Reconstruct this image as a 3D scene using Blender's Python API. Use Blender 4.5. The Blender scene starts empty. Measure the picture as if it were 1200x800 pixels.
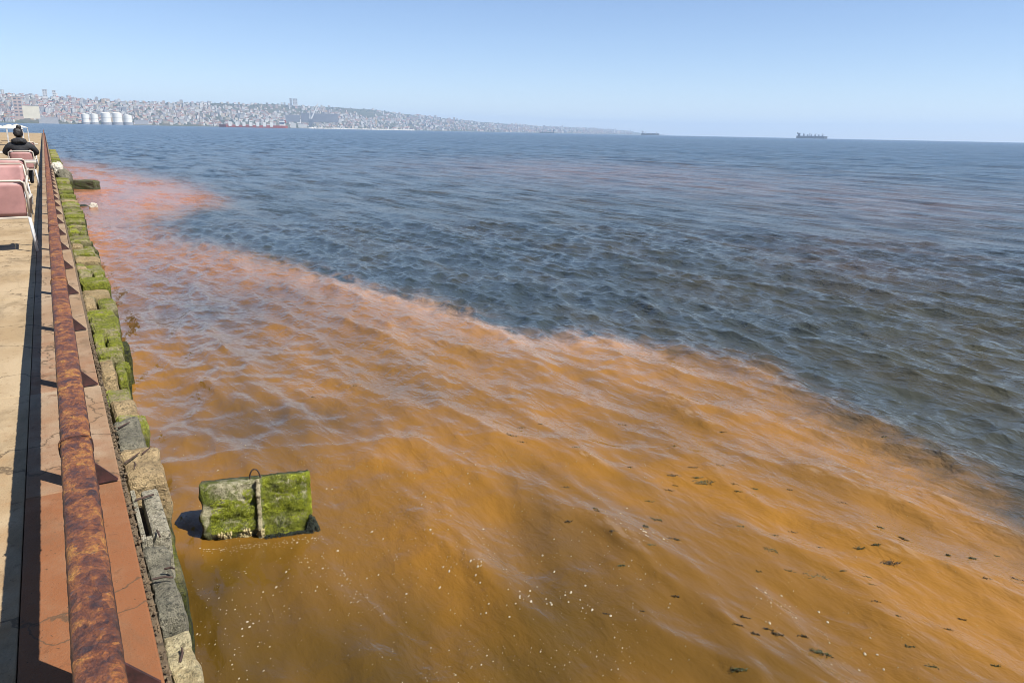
import bpy, bmesh, math, random
import numpy as np
from mathutils import Vector, Matrix, noise as mnoise

# ------------------------------------------------------------------ camera, sky, sun, exposure
scene = bpy.context.scene
col = scene.collection
F_PX = 867.0
ROLL, PITCH, YAW = 0.02, 0.27535, 0.55213
EYE = 1.45                      # camera height above the promenade
SEA = -0.90                     # still water level

def cam_axes():
    fwd = Vector((math.sin(YAW)*math.cos(PITCH), math.cos(YAW)*math.cos(PITCH), -math.sin(PITCH)))
    right = Vector((math.cos(YAW), -math.sin(YAW), 0))
    up = right.cross(fwd)
    c, s = math.cos(ROLL), math.sin(ROLL)
    return right*c + up*s, up*c - right*s, fwd
R_, U_, F_ = cam_axes()
cam_d = bpy.data.cameras.new('camera'); cam = bpy.data.objects.new('camera', cam_d); col.objects.link(cam)
cam_d.sensor_width = 36.0; cam_d.lens = 36.0*F_PX/1200.0
cam_d.clip_start = 0.05; cam_d.clip_end = 60000
m = Matrix.Identity(4)
for i in range(3):
    m[i][0] = R_[i]; m[i][1] = U_[i]; m[i][2] = -F_[i]
m[0][3], m[1][3], m[2][3] = 0.0, 0.0, EYE
cam.matrix_world = m
scene.camera = cam

SUN_AZ, SUN_EL = math.radians(144.0), math.radians(52.5)   # clockwise from +Y
world = bpy.data.worlds.new('World'); scene.world = world; world.use_nodes = True
wn = world.node_tree.nodes; wl = world.node_tree.links; wn.clear()
sky = wn.new('ShaderNodeTexSky'); sky.sky_type = 'NISHITA'; sky.sun_disc = False
sky.sun_elevation = SUN_EL; sky.sun_rotation = SUN_AZ
sky.altitude = 0; sky.air_density = 0.85; sky.dust_density = 0.0; sky.ozone_density = 3.5
bg = wn.new('ShaderNodeBackground'); bg.inputs['Strength'].default_value = 0.063
wo = wn.new('ShaderNodeOutputWorld')
tint = wn.new('ShaderNodeMix'); tint.data_type = 'RGBA'; tint.blend_type = 'MULTIPLY'; tint.inputs['Factor'].default_value = 1.0; tint.inputs[7].default_value = (1.0, 0.98, 1.05, 1)
wl.new(sky.outputs[0], tint.inputs[6]); wl.new(tint.outputs[2], bg.inputs[0]); wl.new(bg.outputs[0], wo.inputs[0])

sun_d = bpy.data.lights.new('sun', 'SUN'); sun_d.energy = 5.0; sun_d.angle = math.radians(0.5); sun_d.color = (1.0, 0.955, 0.88)
sun = bpy.data.objects.new('sun', sun_d); col.objects.link(sun)
to_sun = Vector((math.sin(SUN_AZ)*math.cos(SUN_EL), math.cos(SUN_AZ)*math.cos(SUN_EL), math.sin(SUN_EL)))
sun.rotation_euler = to_sun.to_track_quat('Z', 'Y').to_euler()
sun.location = to_sun*50

vs = scene.view_settings
vs.view_transform = 'Standard'; vs.look = 'None'; vs.exposure = 1.12; vs.gamma = 1.0; vs.use_curve_mapping = False
scene.cycles.use_denoising = True
scene.cycles.max_bounces = 8
scene.cycles.volume_bounces = 1
scene.cycles.filter_width = 0.9

# ------------------------------------------------------------------ pixel directions of the photograph -> places
def ray(px, py):
    x, y = px-600.0, -(py-400.0)
    return R_*x + U_*y + F_*F_PX
def at(px, py, z):
    r = ray(px, py); t = (z-EYE)/r.z
    return Vector((r.x*t, r.y*t, z))
def at_y(px, py, Y):
    r = ray(px, py); t = Y/r.y
    return Vector((r.x*t, Y, EYE+r.z*t))
def at_dist(px, py, D):
    r = ray(px, py); t = D/math.hypot(r.x, r.y)
    return Vector((r.x*t, r.y*t, EYE+r.z*t))

# ------------------------------------------------------------------ helpers
def link(o, parent=None):
    col.objects.link(o)
    if parent is not None: o.parent = parent
    return o
def mesh_obj(name, verts, faces, mat, parent=None, smooth=False, loc=None):
    me = bpy.data.meshes.new(name); me.from_pydata([tuple(v) for v in verts], [], faces); me.update()
    if smooth: me.polygons.foreach_set('use_smooth', [True]*len(me.polygons))
    mats = mat if isinstance(mat, (list, tuple)) else [mat]
    for k in mats: me.materials.append(k)
    o = link(bpy.data.objects.new(name, me), parent)
    if loc is not None: o.location = loc
    return o
def tag(o, label=None, cat=None, group=None, kind=None):
    if label: o['label'] = label
    if cat: o['category'] = cat
    if group: o['group'] = group
    if kind: o['kind'] = kind
    return o
def empty(name, loc=(0, 0, 0), rz=0.0):
    o = bpy.data.objects.new(name, None); link(o); o.location = loc; o.rotation_euler = (0, 0, rz)
    o.empty_display_size = 0.2
    return o
def copy_tree(o, parent=None):
    c = o.copy(); link(c, parent)
    for ch in list(o.children): copy_tree(ch, c)
    return c

class MB:
    """collects simple solids and builds them as one mesh"""
    def __init__(s): s.v = []; s.f = []; s.mi = []
    def add(s, vs_, fs_, mi=0):
        b = len(s.v); s.v += [Vector(v) for v in vs_]
        s.f += [tuple(i+b for i in f) for f in fs_]; s.mi += [mi]*len(fs_)
        return s
    def box(s, x0, x1, y0, y1, z0, z1, mi=0, bev=0.0):
        if bev <= 0:
            vs_ = [(x, y, z) for z in (z0, z1) for y in (y0, y1) for x in (x0, x1)]
            fs_ = [(0, 2, 3, 1), (4, 5, 7, 6), (0, 1, 5, 4), (2, 6, 7, 3), (0, 4, 6, 2), (1, 3, 7, 5)]
            return s.add(vs_, fs_, mi)
        bm = bmesh.new(); bmesh.ops.create_cube(bm, size=1.0)
        for v in bm.verts:
            v.co = Vector(((x0+x1)/2+v.co.x*(x1-x0), (y0+y1)/2+v.co.y*(y1-y0), (z0+z1)/2+v.co.z*(z1-z0)))
        bmesh.ops.bevel(bm, geom=bm.edges[:], offset=bev, segments=2, affect='EDGES', profile=0.5)
        bm.verts.index_update()
        s.add([v.co.copy() for v in bm.verts], [tuple(v.index for v in f.verts) for f in bm.faces], mi); bm.free()
        return s
    def tube(s, pts, rad, n=8, mi=0, cap=True):
        pts = [Vector(p) for p in pts]; rs = rad if isinstance(rad, (list, tuple)) else [rad]*len(pts)
        vs_, fs_ = [], []
        for i, p in enumerate(pts):
            d = (pts[min(i+1, len(pts)-1)]-pts[max(i-1, 0)]).normalized()
            a = d.orthogonal().normalized() if i == 0 else (a - d*a.dot(d)).normalized()
            b = d.cross(a)
            for k in range(n):
                t = 2*math.pi*k/n
                vs_.append(p+(a*math.cos(t)+b*math.sin(t))*rs[i])
        for i in range(len(pts)-1):
            for k in range(n):
                q = (k+1) % n
                fs_.append((i*n+k, i*n+q, (i+1)*n+q, (i+1)*n+k))
        if cap:
            fs_.append(tuple(range(n-1, -1, -1))); fs_.append(tuple((len(pts)-1)*n+k for k in range(n)))
        return s.add(vs_, fs_, mi)
    def prism(s, poly, axis, a0, a1, mi=0):
        """poly: 2D outline in the two other axes, extruded along axis"""
        def mk(u, w, a):
            return {'x': (a, u, w), 'y': (u, a, w), 'z': (u, w, a)}[axis]
        n = len(poly)
        vs_ = [mk(u, w, a0) for u, w in poly]+[mk(u, w, a1) for u, w in poly]
        fs_ = [tuple(range(n)), tuple(range(2*n-1, n-1, -1))]+[(i, i+n, (i+1) % n+n, (i+1) % n) for i in range(n)]
        return s.add(vs_, fs_, mi)
    def build(s, name, mat, parent=None, smooth=False, loc=None):
        o = mesh_obj(name, s.v, s.f, mat, parent, smooth, loc)
        if isinstance(mat, (list, tuple)): o.data.polygons.foreach_set('material_index', s.mi)
        bm = bmesh.new(); bm.from_mesh(o.data); bmesh.ops.recalc_face_normals(bm, faces=bm.faces[:]); bm.to_mesh(o.data); bm.free()
        return o

# ------------------------------------------------------------------ material helpers
ALBEDO = 0.71      # all reflectances below are scaled to the exposure set at the top
class NT:
    def __init__(s, name):
        s.m = bpy.data.materials.new(name); s.m.use_nodes = True
        s.t = s.m.node_tree; s.t.nodes.clear()
        s.out = s.t.nodes.new('ShaderNodeOutputMaterial')
        s.p = s.t.nodes.new('ShaderNodeBsdfPrincipled'); s.t.links.new(s.p.outputs[0], s.out.inputs[0])
    def n(s, typ, **kw):
        nd = s.t.nodes.new(typ)
        for k, v in kw.items(): setattr(nd, k, v)
        return nd
    def l(s, a, b): s.t.links.new(a, b)
    def coord(s, kind='Object', scale=(1, 1, 1), rot=(0, 0, 0)):
        tc = s.n('ShaderNodeTexCoord'); mp = s.n('ShaderNodeMapping')
        mp.inputs['Scale'].default_value = scale; mp.inputs['Rotation'].default_value = rot
        s.l(tc.outputs[kind], mp.inputs[0]); return mp.outputs[0]
    def geo(s, scale=(1, 1, 1), rot=(0, 0, 0)):
        g = s.n('ShaderNodeNewGeometry'); mp = s.n('ShaderNodeMapping')
        mp.inputs['Scale'].default_value = scale; mp.inputs['Rotation'].default_value = rot
        s.l(g.outputs['Position'], mp.inputs[0]); return mp.outputs[0]
    def noise(s, vec, scale, detail=4, rough=0.55, dist=0.0, out='Fac'):
        nd = s.n('ShaderNodeTexNoise'); nd.inputs['Scale'].default_value = scale
        nd.inputs['Detail'].default_value = detail; nd.inputs['Roughness'].default_value = rough; nd.inputs['Distortion'].default_value = dist
        s.l(vec, nd.inputs['Vector']); return nd.outputs[out]
    def ramp(s, fac, stops, interp='LINEAR'):
        r = s.n('ShaderNodeValToRGB'); r.color_ramp.interpolation = interp
        e = r.color_ramp.elements
        while len(e) < len(stops): e.new(0.5)
        for k, (p, c) in enumerate(stops):
            e[k].position = p
            e[k].color = (c, c, c, 1) if isinstance(c, (int, float)) else (c[0], c[1], c[2], 1)
        s.l(fac, r.inputs[0]); return r.outputs[0]
    def mix(s, fac, a, b, mode='MIX'):
        nd = s.n('ShaderNodeMix', data_type='RGBA', blend_type=mode)
        for sock, v in ((nd.inputs['Factor'], fac), (nd.inputs[6], a), (nd.inputs[7], b)):
            if isinstance(v, (int, float)): sock.default_value = v
            elif isinstance(v, (tuple, list)): sock.default_value = (v[0], v[1], v[2], 1)
            else: s.l(v, sock)
        return nd.outputs[2]
    def math(s, op, a, b=None, c=None, clamp=False):
        nd = s.n('ShaderNodeMath', operation=op, use_clamp=clamp)
        for k, v in enumerate((a, b, c)):
            if v is None: continue
            if isinstance(v, (int, float)): nd.inputs[k].default_value = v
            else: s.l(v, nd.inputs[k])
        return nd.outputs[0]
    def rng(s, v, a, b, c=0.0, d=1.0, smooth=True):
        nd = s.n('ShaderNodeMapRange', interpolation_type='SMOOTHSTEP' if smooth else 'LINEAR')
        for k, x in enumerate((v, a, b, c, d)):
            if isinstance(x, (int, float)): nd.inputs[k].default_value = x
            else: s.l(x, nd.inputs[k])
        return nd.outputs[0]
    def bump(s, h, strength=0.3, dist=0.01, normal=None):
        nd = s.n('ShaderNodeBump')
        if isinstance(strength, (int, float)): nd.inputs['Strength'].default_value = strength
        else: s.l(strength, nd.inputs['Strength'])
        nd.inputs['Distance'].default_value = dist
        s.l(h, nd.inputs['Height'])
        if normal is not None: s.l(normal, nd.inputs['Normal'])
        return nd.outputs[0]
    def setp(s, base=None, rough=None, normal=None, metal=None, spec=None, ior=None):
        base = tuple(c*ALBEDO for c in base) if isinstance(base, (tuple, list)) else s.mix(1.0, base, (ALBEDO,)*3, 'MULTIPLY')
        for key, v in (('Base Color', base), ('Roughness', rough), ('Normal', normal), ('Metallic', metal), ('Specular IOR Level', spec), ('IOR', ior)):
            if v is None: continue
            sk = s.p.inputs[key]
            if isinstance(v, (int, float)): sk.default_value = v
            elif isinstance(v, (tuple, list)): sk.default_value = (v[0], v[1], v[2], 1)
            else: s.l(v, sk)
        return s.m
    def xyz(s, vec):
        nd = s.n('ShaderNodeSeparateXYZ'); s.l(vec, nd.inputs[0]); return nd.outputs

def simple(name, c, rough=0.6, var=0.12, scale=8.0, bump=0.0):
    t = NT(name); v = t.coord()
    n = t.noise(v, scale, 5)
    c2 = tuple(x*(1-var*2.2) for x in c); c3 = tuple(min(1, x*(1+var)) for x in c)
    base = t.ramp(n, [(0.3, c2), (0.7, c3)])
    nm = t.bump(t.noise(v, scale*6, 4), bump, 0.004) if bump else None
    return t.setp(base, rough, nm)

# --- promenade concrete, iron stained towards the near end of the quay
def mat_deck(name, pale, mid, stain, stain_bias):
    t = NT(name); g = t.geo()
    x = t.xyz(g)
    info = t.n('ShaderNodeObjectInfo')
    big = t.noise(g, 1.1, 5, 0.6, 0.4); mid_n = t.noise(g, 6.5, 6, 0.65); fine = t.noise(g, 130, 3, 0.6)
    streak = t.noise(t.geo((9, 1.6, 9)), 1.0, 5, 0.6, 0.6)
    base = t.mix(t.rng(big, 0.35, 0.65), pale, mid)
    base = t.mix(t.math('MULTIPLY', t.rng(streak, 0.5, 0.75), 0.5), base, tuple(c*0.72 for c in mid))
    near = t.rng(x[1], 9.0, 1.6, 0.0, 1.0)
    sm = t.math('ADD', t.math('MULTIPLY', near, 0.55), t.math('ADD', t.math('MULTIPLY', mid_n, 0.5), stain_bias))
    sm = t.math('ADD', sm, t.math('MULTIPLY', t.math('SUBTRACT', info.outputs['Random'], 0.5), 0.22))
    st = t.rng(sm, 0.42, 0.85)
    base = t.mix(st, base, stain)
    blot = t.rng(t.noise(g, 17, 5, 0.7, 0.8), 0.56, 0.72)
    base = t.mix(t.math('MULTIPLY', blot, 0.6), base, tuple(c*0.5 for c in stain))
    vor = t.n('ShaderNodeTexVoronoi', feature='DISTANCE_TO_EDGE'); vor.inputs['Scale'].default_value = 1.15
    wob = t.n('ShaderNodeTexNoise'); wob.inputs['Scale'].default_value = 4.0; wob.inputs['Detail'].default_value = 5; t.l(g, wob.inputs['Vector'])
    wsc = t.n('ShaderNodeVectorMath', operation='SCALE'); wsc.inputs['Scale'].default_value = 0.5; t.l(wob.outputs['Color'], wsc.inputs[0])
    wad = t.n('ShaderNodeVectorMath', operation='ADD'); t.l(g, wad.inputs[0]); t.l(wsc.outputs[0], wad.inputs[1]); t.l(wad.outputs[0], vor.inputs['Vector'])
    crack = t.rng(vor.outputs['Distance'], 0.012, 0.003, 0.0, 0.75)
    base = t.mix(crack, base, (0.07, 0.045, 0.025))
    grime = t.rng(t.noise(t.geo((1.0, 0.45, 1.0)), 3.1, 6, 0.7, 0.5), 0.50, 0.70, 0.0, 0.55)
    base = t.mix(grime, base, tuple(c*0.42 for c in mid))
    pit = t.rng(t.noise(g, 70, 2, 0.5), 0.68, 0.74)
    base = t.mix(t.math('MULTIPLY', pit, 0.7), base, (0.05, 0.03, 0.015))
    base = t.mix(t.rng(fine, 0.3, 0.7, 0.0, 0.25), base, tuple(c*0.6 for c in mid))
    nm = t.bump(t.math('ADD', fine, t.math('MULTIPLY', mid_n, 2.0)), 0.55, 0.004)
    return t.setp(base, 0.85, nm, spec=0.25)
M_DECK = mat_deck('stained_concrete', (0.44, 0.335, 0.205), (0.34, 0.24, 0.13), (0.30, 0.14, 0.040), -0.20)
M_COPING = mat_deck('rust_stained_coping', (0.36, 0.27, 0.18), (0.29, 0.185, 0.105), (0.235, 0.085, 0.030), 0.0)

def mat_stone(name, a, b, dark, algae, amount, zlo=-0.42, zhi=-0.2):
    """weathered stone or concrete; algae grows where the noise lets it and always in the splash zone"""
    t = NT(name); g = t.geo()
    info = t.n('ShaderNodeObjectInfo')
    x = t.xyz(g)
    n1 = t.noise(g, 9, 6, 0.65, 0.3); n2 = t.noise(g, 46, 5, 0.7); n3 = t.noise(g, 160, 3, 0.6)
    base = t.mix(t.rng(n1, 0.35, 0.65), a, b)
    base = t.mix(t.rng(n2, 0.50, 0.64, 0, 0.9), base, dark)
    sp_ = t.noise(g, 95, 3, 0.75)
    base = t.mix(t.rng(sp_, 0.56, 0.66, 0, 0.7), base, tuple(min(0.8, c*1.5) for c in a))
    base = t.mix(t.rng(sp_, 0.42, 0.33, 0, 0.8), base, dark)
    base = t.mix(t.rng(n3, 0.35, 0.7, 0, 0.3), base, tuple(c*0.4 for c in a))
    ga = t.math('ADD', n1, t.math('MULTIPLY', t.math('SUBTRACT', info.outputs['Random'], 0.5), 0.16))
    am = t.rng(ga, 1.0-amount-0.1, 1.0-amount+0.08)
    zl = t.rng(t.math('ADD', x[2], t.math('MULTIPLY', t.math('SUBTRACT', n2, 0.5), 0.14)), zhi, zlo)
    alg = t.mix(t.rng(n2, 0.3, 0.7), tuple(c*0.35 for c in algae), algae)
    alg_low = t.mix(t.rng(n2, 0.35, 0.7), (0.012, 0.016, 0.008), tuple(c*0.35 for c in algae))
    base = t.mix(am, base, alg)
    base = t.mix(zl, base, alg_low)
    nm = t.bump(t.math('ADD', t.math('MULTIPLY', n2, 1.0), t.math('MULTIPLY', n3, 0.45)), 1.0, 0.022)
    return t.setp(base, 0.85, nm, spec=0.3)
GREEN = (0.29, 0.32, 0.02)
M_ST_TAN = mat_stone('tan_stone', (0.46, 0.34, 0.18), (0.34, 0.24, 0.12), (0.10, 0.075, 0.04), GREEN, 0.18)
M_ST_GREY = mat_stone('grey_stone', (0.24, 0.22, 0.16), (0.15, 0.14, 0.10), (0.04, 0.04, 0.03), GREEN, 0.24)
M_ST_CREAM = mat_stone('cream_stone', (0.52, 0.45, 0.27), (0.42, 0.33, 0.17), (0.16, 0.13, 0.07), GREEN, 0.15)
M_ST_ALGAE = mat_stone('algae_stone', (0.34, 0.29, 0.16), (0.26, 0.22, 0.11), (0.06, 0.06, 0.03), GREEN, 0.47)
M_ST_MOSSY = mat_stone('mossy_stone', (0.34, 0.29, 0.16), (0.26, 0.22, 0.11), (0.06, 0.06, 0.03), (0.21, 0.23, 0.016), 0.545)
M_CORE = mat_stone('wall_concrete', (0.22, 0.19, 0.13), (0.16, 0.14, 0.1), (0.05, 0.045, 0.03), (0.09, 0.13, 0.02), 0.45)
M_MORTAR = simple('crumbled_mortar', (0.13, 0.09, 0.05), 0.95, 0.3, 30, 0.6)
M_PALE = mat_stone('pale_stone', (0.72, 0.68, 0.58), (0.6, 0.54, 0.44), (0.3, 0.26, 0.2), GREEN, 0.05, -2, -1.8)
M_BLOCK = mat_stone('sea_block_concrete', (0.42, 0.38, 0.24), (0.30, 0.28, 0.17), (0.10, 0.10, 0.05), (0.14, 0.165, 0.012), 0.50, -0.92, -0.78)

def mat_rust():
    t = NT('rusted_steel'); g = t.geo((1.0, 0.8, 1.0))
    n1 = t.noise(g, 25, 8, 0.74, 0.0); n2 = t.noise(g, 60, 5, 0.7, 0.1); n3 = t.noise(g, 190, 4, 0.7)
    n4 = t.noise(t.geo((0.6, 1.0, 0.6)), 3.6, 4, 0.6)
    vo = t.n('ShaderNodeTexVoronoi', feature='F1'); vo.inputs['Scale'].default_value = 42
    wv = t.n('ShaderNodeVectorMath', operation='ADD'); t.l(g, wv.inputs[0])
    ns = t.n('ShaderNodeTexNoise'); ns.inputs['Scale'].default_value = 30; t.l(g, ns.inputs['Vector'])
    sc = t.n('ShaderNodeVectorMath', operation='SCALE'); sc.inputs['Scale'].default_value = 0.03; t.l(ns.outputs['Color'], sc.inputs[0]); t.l(sc.outputs[0], wv.inputs[1])
    t.l(wv.outputs[0], vo.inputs['Vector'])
    cell = t.xyz(vo.outputs['Color'])[0]
    mixn = t.math('ADD', t.math('MULTIPLY', n1, 0.75), t.math('ADD', t.math('MULTIPLY', n4, 0.35), t.math('MULTIPLY', t.math('SUBTRACT', cell, 0.5), 0.16)))
    base = t.ramp(mixn, [(0.38, (0.032, 0.011, 0.010)), (0.46, (0.11, 0.031, 0.013)), (0.54, (0.22, 0.064, 0.018)), (0.61, (0.37, 0.125, 0.026)), (0.70, (0.52, 0.24, 0.045))])
    base = t.mix(t.rng(n2, 0.56, 0.70, 0, 0.7), base, (0.10, 0.075, 0.085))
    base = t.mix(t.rng(n2, 0.44, 0.32, 0, 0.75), base, (0.030, 0.010, 0.009))
    base = t.mix(t.rng(n3, 0.35, 0.7, 0, 0.5), base, (0.05, 0.018, 0.012))
    # the sides keep their old dark red paint, the weathered top has lost it
    gn = t.n('ShaderNodeNewGeometry'); nz = t.xyz(gn.outputs['True Normal'])[2]
    side = t.rng(t.math('ADD', nz, t.math('MULTIPLY', t.math('SUBTRACT', n2, 0.5), 0.5)), 0.42, 0.2)
    base = t.mix(t.math('MULTIPLY', side, 0.9), base, (0.035, 0.012, 0.011))
    hh = t.math('ADD', t.math('MULTIPLY', n1, 1.5), t.math('ADD', t.math('MULTIPLY', n2, 0.9), t.math('ADD', t.math('MULTIPLY', n3, 0.35), t.math('MULTIPLY', cell, 0.25))))
    nm = t.bump(hh, 0.9, 0.014)
    return t.setp(base, t.rng(n1, 0.3, 0.7, 0.42, 0.75), nm, spec=0.45)
M_RUST = mat_rust()
M_REDSTEEL = simple('dark_red_steel', (0.055, 0.016, 0.013), 0.65, 0.35, 25, 0.3)
M_REBAR = simple('rebar_steel', (0.06, 0.03, 0.02), 0.8, 0.3, 60, 0.4)
M_ALGAE = simple('green_algae', (0.28, 0.31, 0.014), 0.7, 0.36, 14)
M_DARKWEED = simple('dark_weed', (0.012, 0.019, 0.008), 0.9, 0.35, 40)

# ------------------------------------------------------------------ the sea
rng = np.random.default_rng(7)
def polar(p): return math.atan2(p.x, p.y), math.log(math.hypot(p.x, p.y))
def ppx(px, py): return polar(at(px, py, SEA))

def build_sea():
    az = np.concatenate([np.radians(np.linspace(-70, -4, 34, endpoint=False)), np.radians(np.linspace(-4, 74, 1000, endpoint=False)), np.radians(np.linspace(74, 178, 110))])
    rs = [1.0]
    while rs[-1] < 16000:
        r = rs[-1]
        k = 0.03 if r < 2.5 else 0.0044 if r < 20 else 0.008 if r < 500 else 0.06
        rs.append(r*(1+k))
    rs = np.array(rs); nr, na = len(rs), len(az)
    Rg, Ag = np.meshgrid(rs, az, indexing='ij')
    X = (Rg*np.sin(Ag)).astype(np.float32); Y = (Rg*np.cos(Ag)).astype(np.float32)
    dr = np.gradient(rs); sp = np.maximum(dr, rs*np.radians(0.078))[:, None].astype(np.float32)
    # ---- colour of the water: red tide reaching along the quay, with its own outline
    outline = [(45, 178), (62, 184), (95, 189), (135, 195), (180, 203), (225, 214), (268, 230), (265, 243), (222, 250), (192, 262), (208, 276), (270, 288), (335, 310),
               (400, 329), (470, 346), (540, 369), (600, 387), (680, 397), (760, 404), (840, 413), (905, 432), (955, 470), (1020, 503), (1090, 535), (1160, 575), (1240, 640),
               (1500, 900), (900, 1500), (0, 1600), (-60, 900), (20, 300), (40, 190)]
    P = np.array([ppx(*q) for q in outline])
    P[:, 1] *= 1.0
    LR = np.log(Rg).astype(np.float32); A = Ag.astype(np.float32)
    # slow warping noise (sum of waves in world polar space)
    def wob(seed, f0, n=10):
        g = np.random.default_rng(seed); out = np.zeros_like(A)
        for i in range(n):
            f = f0*(1.55**(i*0.5)); th = g.uniform(0, 6.283); ph = g.uniform(0, 6.283)
            out += np.sin(f*(A*2.2*math.cos(th)+LR*math.sin(th))+ph)/(1.3**i)
        return out/2.2
    U = A + 0.007*wob(3, 12); V = LR + 0.02*wob(4, 12)
    SX, SY = 2.2, 1.0
    inside = np.zeros(A.shape, bool); d2 = np.full(A.shape, 1e9, np.float32)
    n = len(P)
    for i in range(n):
        x0, y0 = P[i]; x1, y1 = P[(i+1) % n]
        cond = (y0 > V) != (y1 > V)
        if y1 != y0:
            inside ^= cond & (U < (x1-x0)*(V-y0)/(y1-y0)+x0)
        ex, ey = (x1-x0)*SX, (y1-y0)*SY
        qx, qy = (U-x0)*SX, (V-y0)*SY
        t = np.clip((qx*ex+qy*ey)/(ex*ex+ey*ey+1e-12), 0, 1)
        d2 = np.minimum(d2, (qx-t*ex)**2+(qy-t*ey)**2)
    sd = np.sqrt(d2)*np.where(inside, 1, -1)
    # the edge is crisp along the middle of the front and diffuse to either side
    soft = 0.045 + 0.16*np.clip((A-math.radians(39))/0.30, 0, 1) + 0.14*np.clip((math.radians(17)-A)/0.2, 0, 1)
    plume = np.clip(sd/soft*0.5+0.42, 0, 1); plume = plume*plume*(3-2*plume)
    edge = np.exp(-np.clip(sd, 0, None)/0.16)*plume          # thickest bloom along the front
    def blob(cx, cy, rx, ry, w):
        a0, l0 = ppx(cx, cy); a1, _ = ppx(cx+rx, cy); _, l1 = ppx(cx, cy-ry)
        return w*np.exp(-(((U-a0)/(a1-a0))**2+((V-l0)/(l1-l0))**2))
    murk = blob(255, 365, 110, 36, 0.85)+blob(200, 320, 60, 25, 0.3)+blob(340, 492, 170, 26, 0.6)+blob(650, 640, 90, 40, 0.35)+blob(300, 250, 40, 10, 0.2)
    deep = blob(470, 790, 330, 90, 0.95)+blob(240, 690, 110, 80, 0.75)+blob(210, 560, 50, 50, 0.4)+blob(640, 700, 120, 50, 0.45)+blob(900, 800, 130, 60, 0.35)
    bloom = blob(640, 197, 170, 10, 0.42)+blob(800, 212, 200, 14, 0.30)+blob(1050, 238, 200, 20, 0.30)+blob(1000, 300, 160, 30, 0.15)
    green = blob(1150, 420, 220, 90, 0.8)+blob(850, 330, 160, 50, 0.3)
    # ---- waves
    lam = np.exp(np.concatenate([rng.uniform(math.log(0.12), math.log(0.85), 70), rng.uniform(math.log(0.8), math.log(3.0), 26), rng.uniform(math.log(3.0), math.log(8.0), 9)])); rng.shuffle(lam)
    Z = np.zeros_like(X); DX = np.zeros_like(X); DY = np.zeros_like(X); lost = np.zeros_like(X); tot = 0.0; curl = np.zeros_like(X)
    calm = np.clip(plume*np.clip(1.25-(LR-1.0)*0.42, 0, 1), 0, 1)    # slick damps short waves
    for i, L in enumerate(lam):
        cross = i % 8 == 7 and L < 1.5
        sg = 0.26 if L > 0.9 else 0.40
        th = math.pi + 0.05 + rng.normal(0, sg) if not cross else rng.uniform(-1.9, 1.9)
        kx, ky = math.cos(th)*2*math.pi/L, math.sin(th)*2*math.pi/L
        slope = (0.048 if L < 0.24 else 0.057 if L < 0.48 else 0.036 if L < 0.75 else 0.023 if L < 1.5 else 0.012 if L < 3 else 0.018)*(0.7 if cross else 1.0)
        a = slope*L/(2*math.pi); ph = rng.uniform(0, 6.283)
        f = np.clip((L/sp-2.4)/2.6, 0, 1)
        damp = 1.0 - calm*(0.66 if L < 0.3 else 0.56 if L < 0.45 else 0.45 if L < 0.7 else 0.1)
        arg = kx*X+ky*Y+np.float32(ph)
        c, s_ = np.cos(arg), np.sin(arg)
        w = (a*f)*damp
        if 0.7 < L < 1.5: w = w*(1+0.45*calm)
        if L > 3.0: w = w*np.clip((Rg-14)/70, 0, 1).astype(np.float32)   # the long waves stay offshore
        Z += w*c
        q = 1.1 if L > 0.6 else 0.62
        DX -= q*w*math.cos(th)*s_; DY -= q*w*math.sin(th)*s_
        if 0.3 < L < 2.2: curl += (w*(2*math.pi/L))*c
        lost += (1-f)*slope**2*np.ones_like(X); tot += slope**2
    lost = np.sqrt(lost/tot)
    V3 = np.stack([X+DX, Y+DY, SEA+Z], -1).reshape(-1, 3).astype(np.float32)
    idx = np.arange(nr*na).reshape(nr, na)
    q = np.stack([idx[:-1, :-1], idx[1:, :-1], idx[1:, 1:], idx[:-1, 1:]], -1).reshape(-1, 4)
    me = bpy.data.meshes.new('sea')
    me.vertices.add(len(V3)); me.vertices.foreach_set('co', V3.ravel())
    me.loops.add(q.size); me.loops.foreach_set('vertex_index', q.ravel().astype(np.int32))
    me.polygons.add(len(q)); me.polygons.foreach_set('loop_start', np.arange(0, q.size, 4, dtype=np.int32))
    me.polygons.foreach_set('use_smooth', np.ones(len(q), bool))
    me.update(calc_edges=True)
    def attr(nm, arr):
        a_ = me.attributes.new(nm, 'FLOAT', 'POINT'); a_.data.foreach_set('value', np.ascontiguousarray(arr, np.float32).ravel())
    attr('plume', plume); attr('edge', edge); attr('murk', np.clip(murk, 0, 1)); attr('deep', np.clip(deep, 0, 1))
    attr('bloom', np.clip(bloom, 0, 1)); attr('green', np.clip(green, 0, 1)); attr('lost', lost); attr('calm', calm)
    crest_glint = np.clip((curl-0.15)/0.16, 0, 1)*np.clip((LR-1.25)/0.35, 0, 1)*np.clip((A-math.radians(12))/0.3, 0, 1)  # mask for the sky glints painted along the wave crests
    pink = plume*np.clip((LR-math.log(8.0))/1.3, 0, 1)
    attr('crest_glint', crest_glint); attr('pink', pink)
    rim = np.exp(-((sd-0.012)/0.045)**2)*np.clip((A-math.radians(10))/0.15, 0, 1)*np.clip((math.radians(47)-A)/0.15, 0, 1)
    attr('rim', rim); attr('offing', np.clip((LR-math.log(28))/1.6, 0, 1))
    o = link(bpy.data.objects.new('sea', me)); o['kind'] = 'structure'
    return o, V3.reshape(nr, na, 3), rs, az

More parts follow.
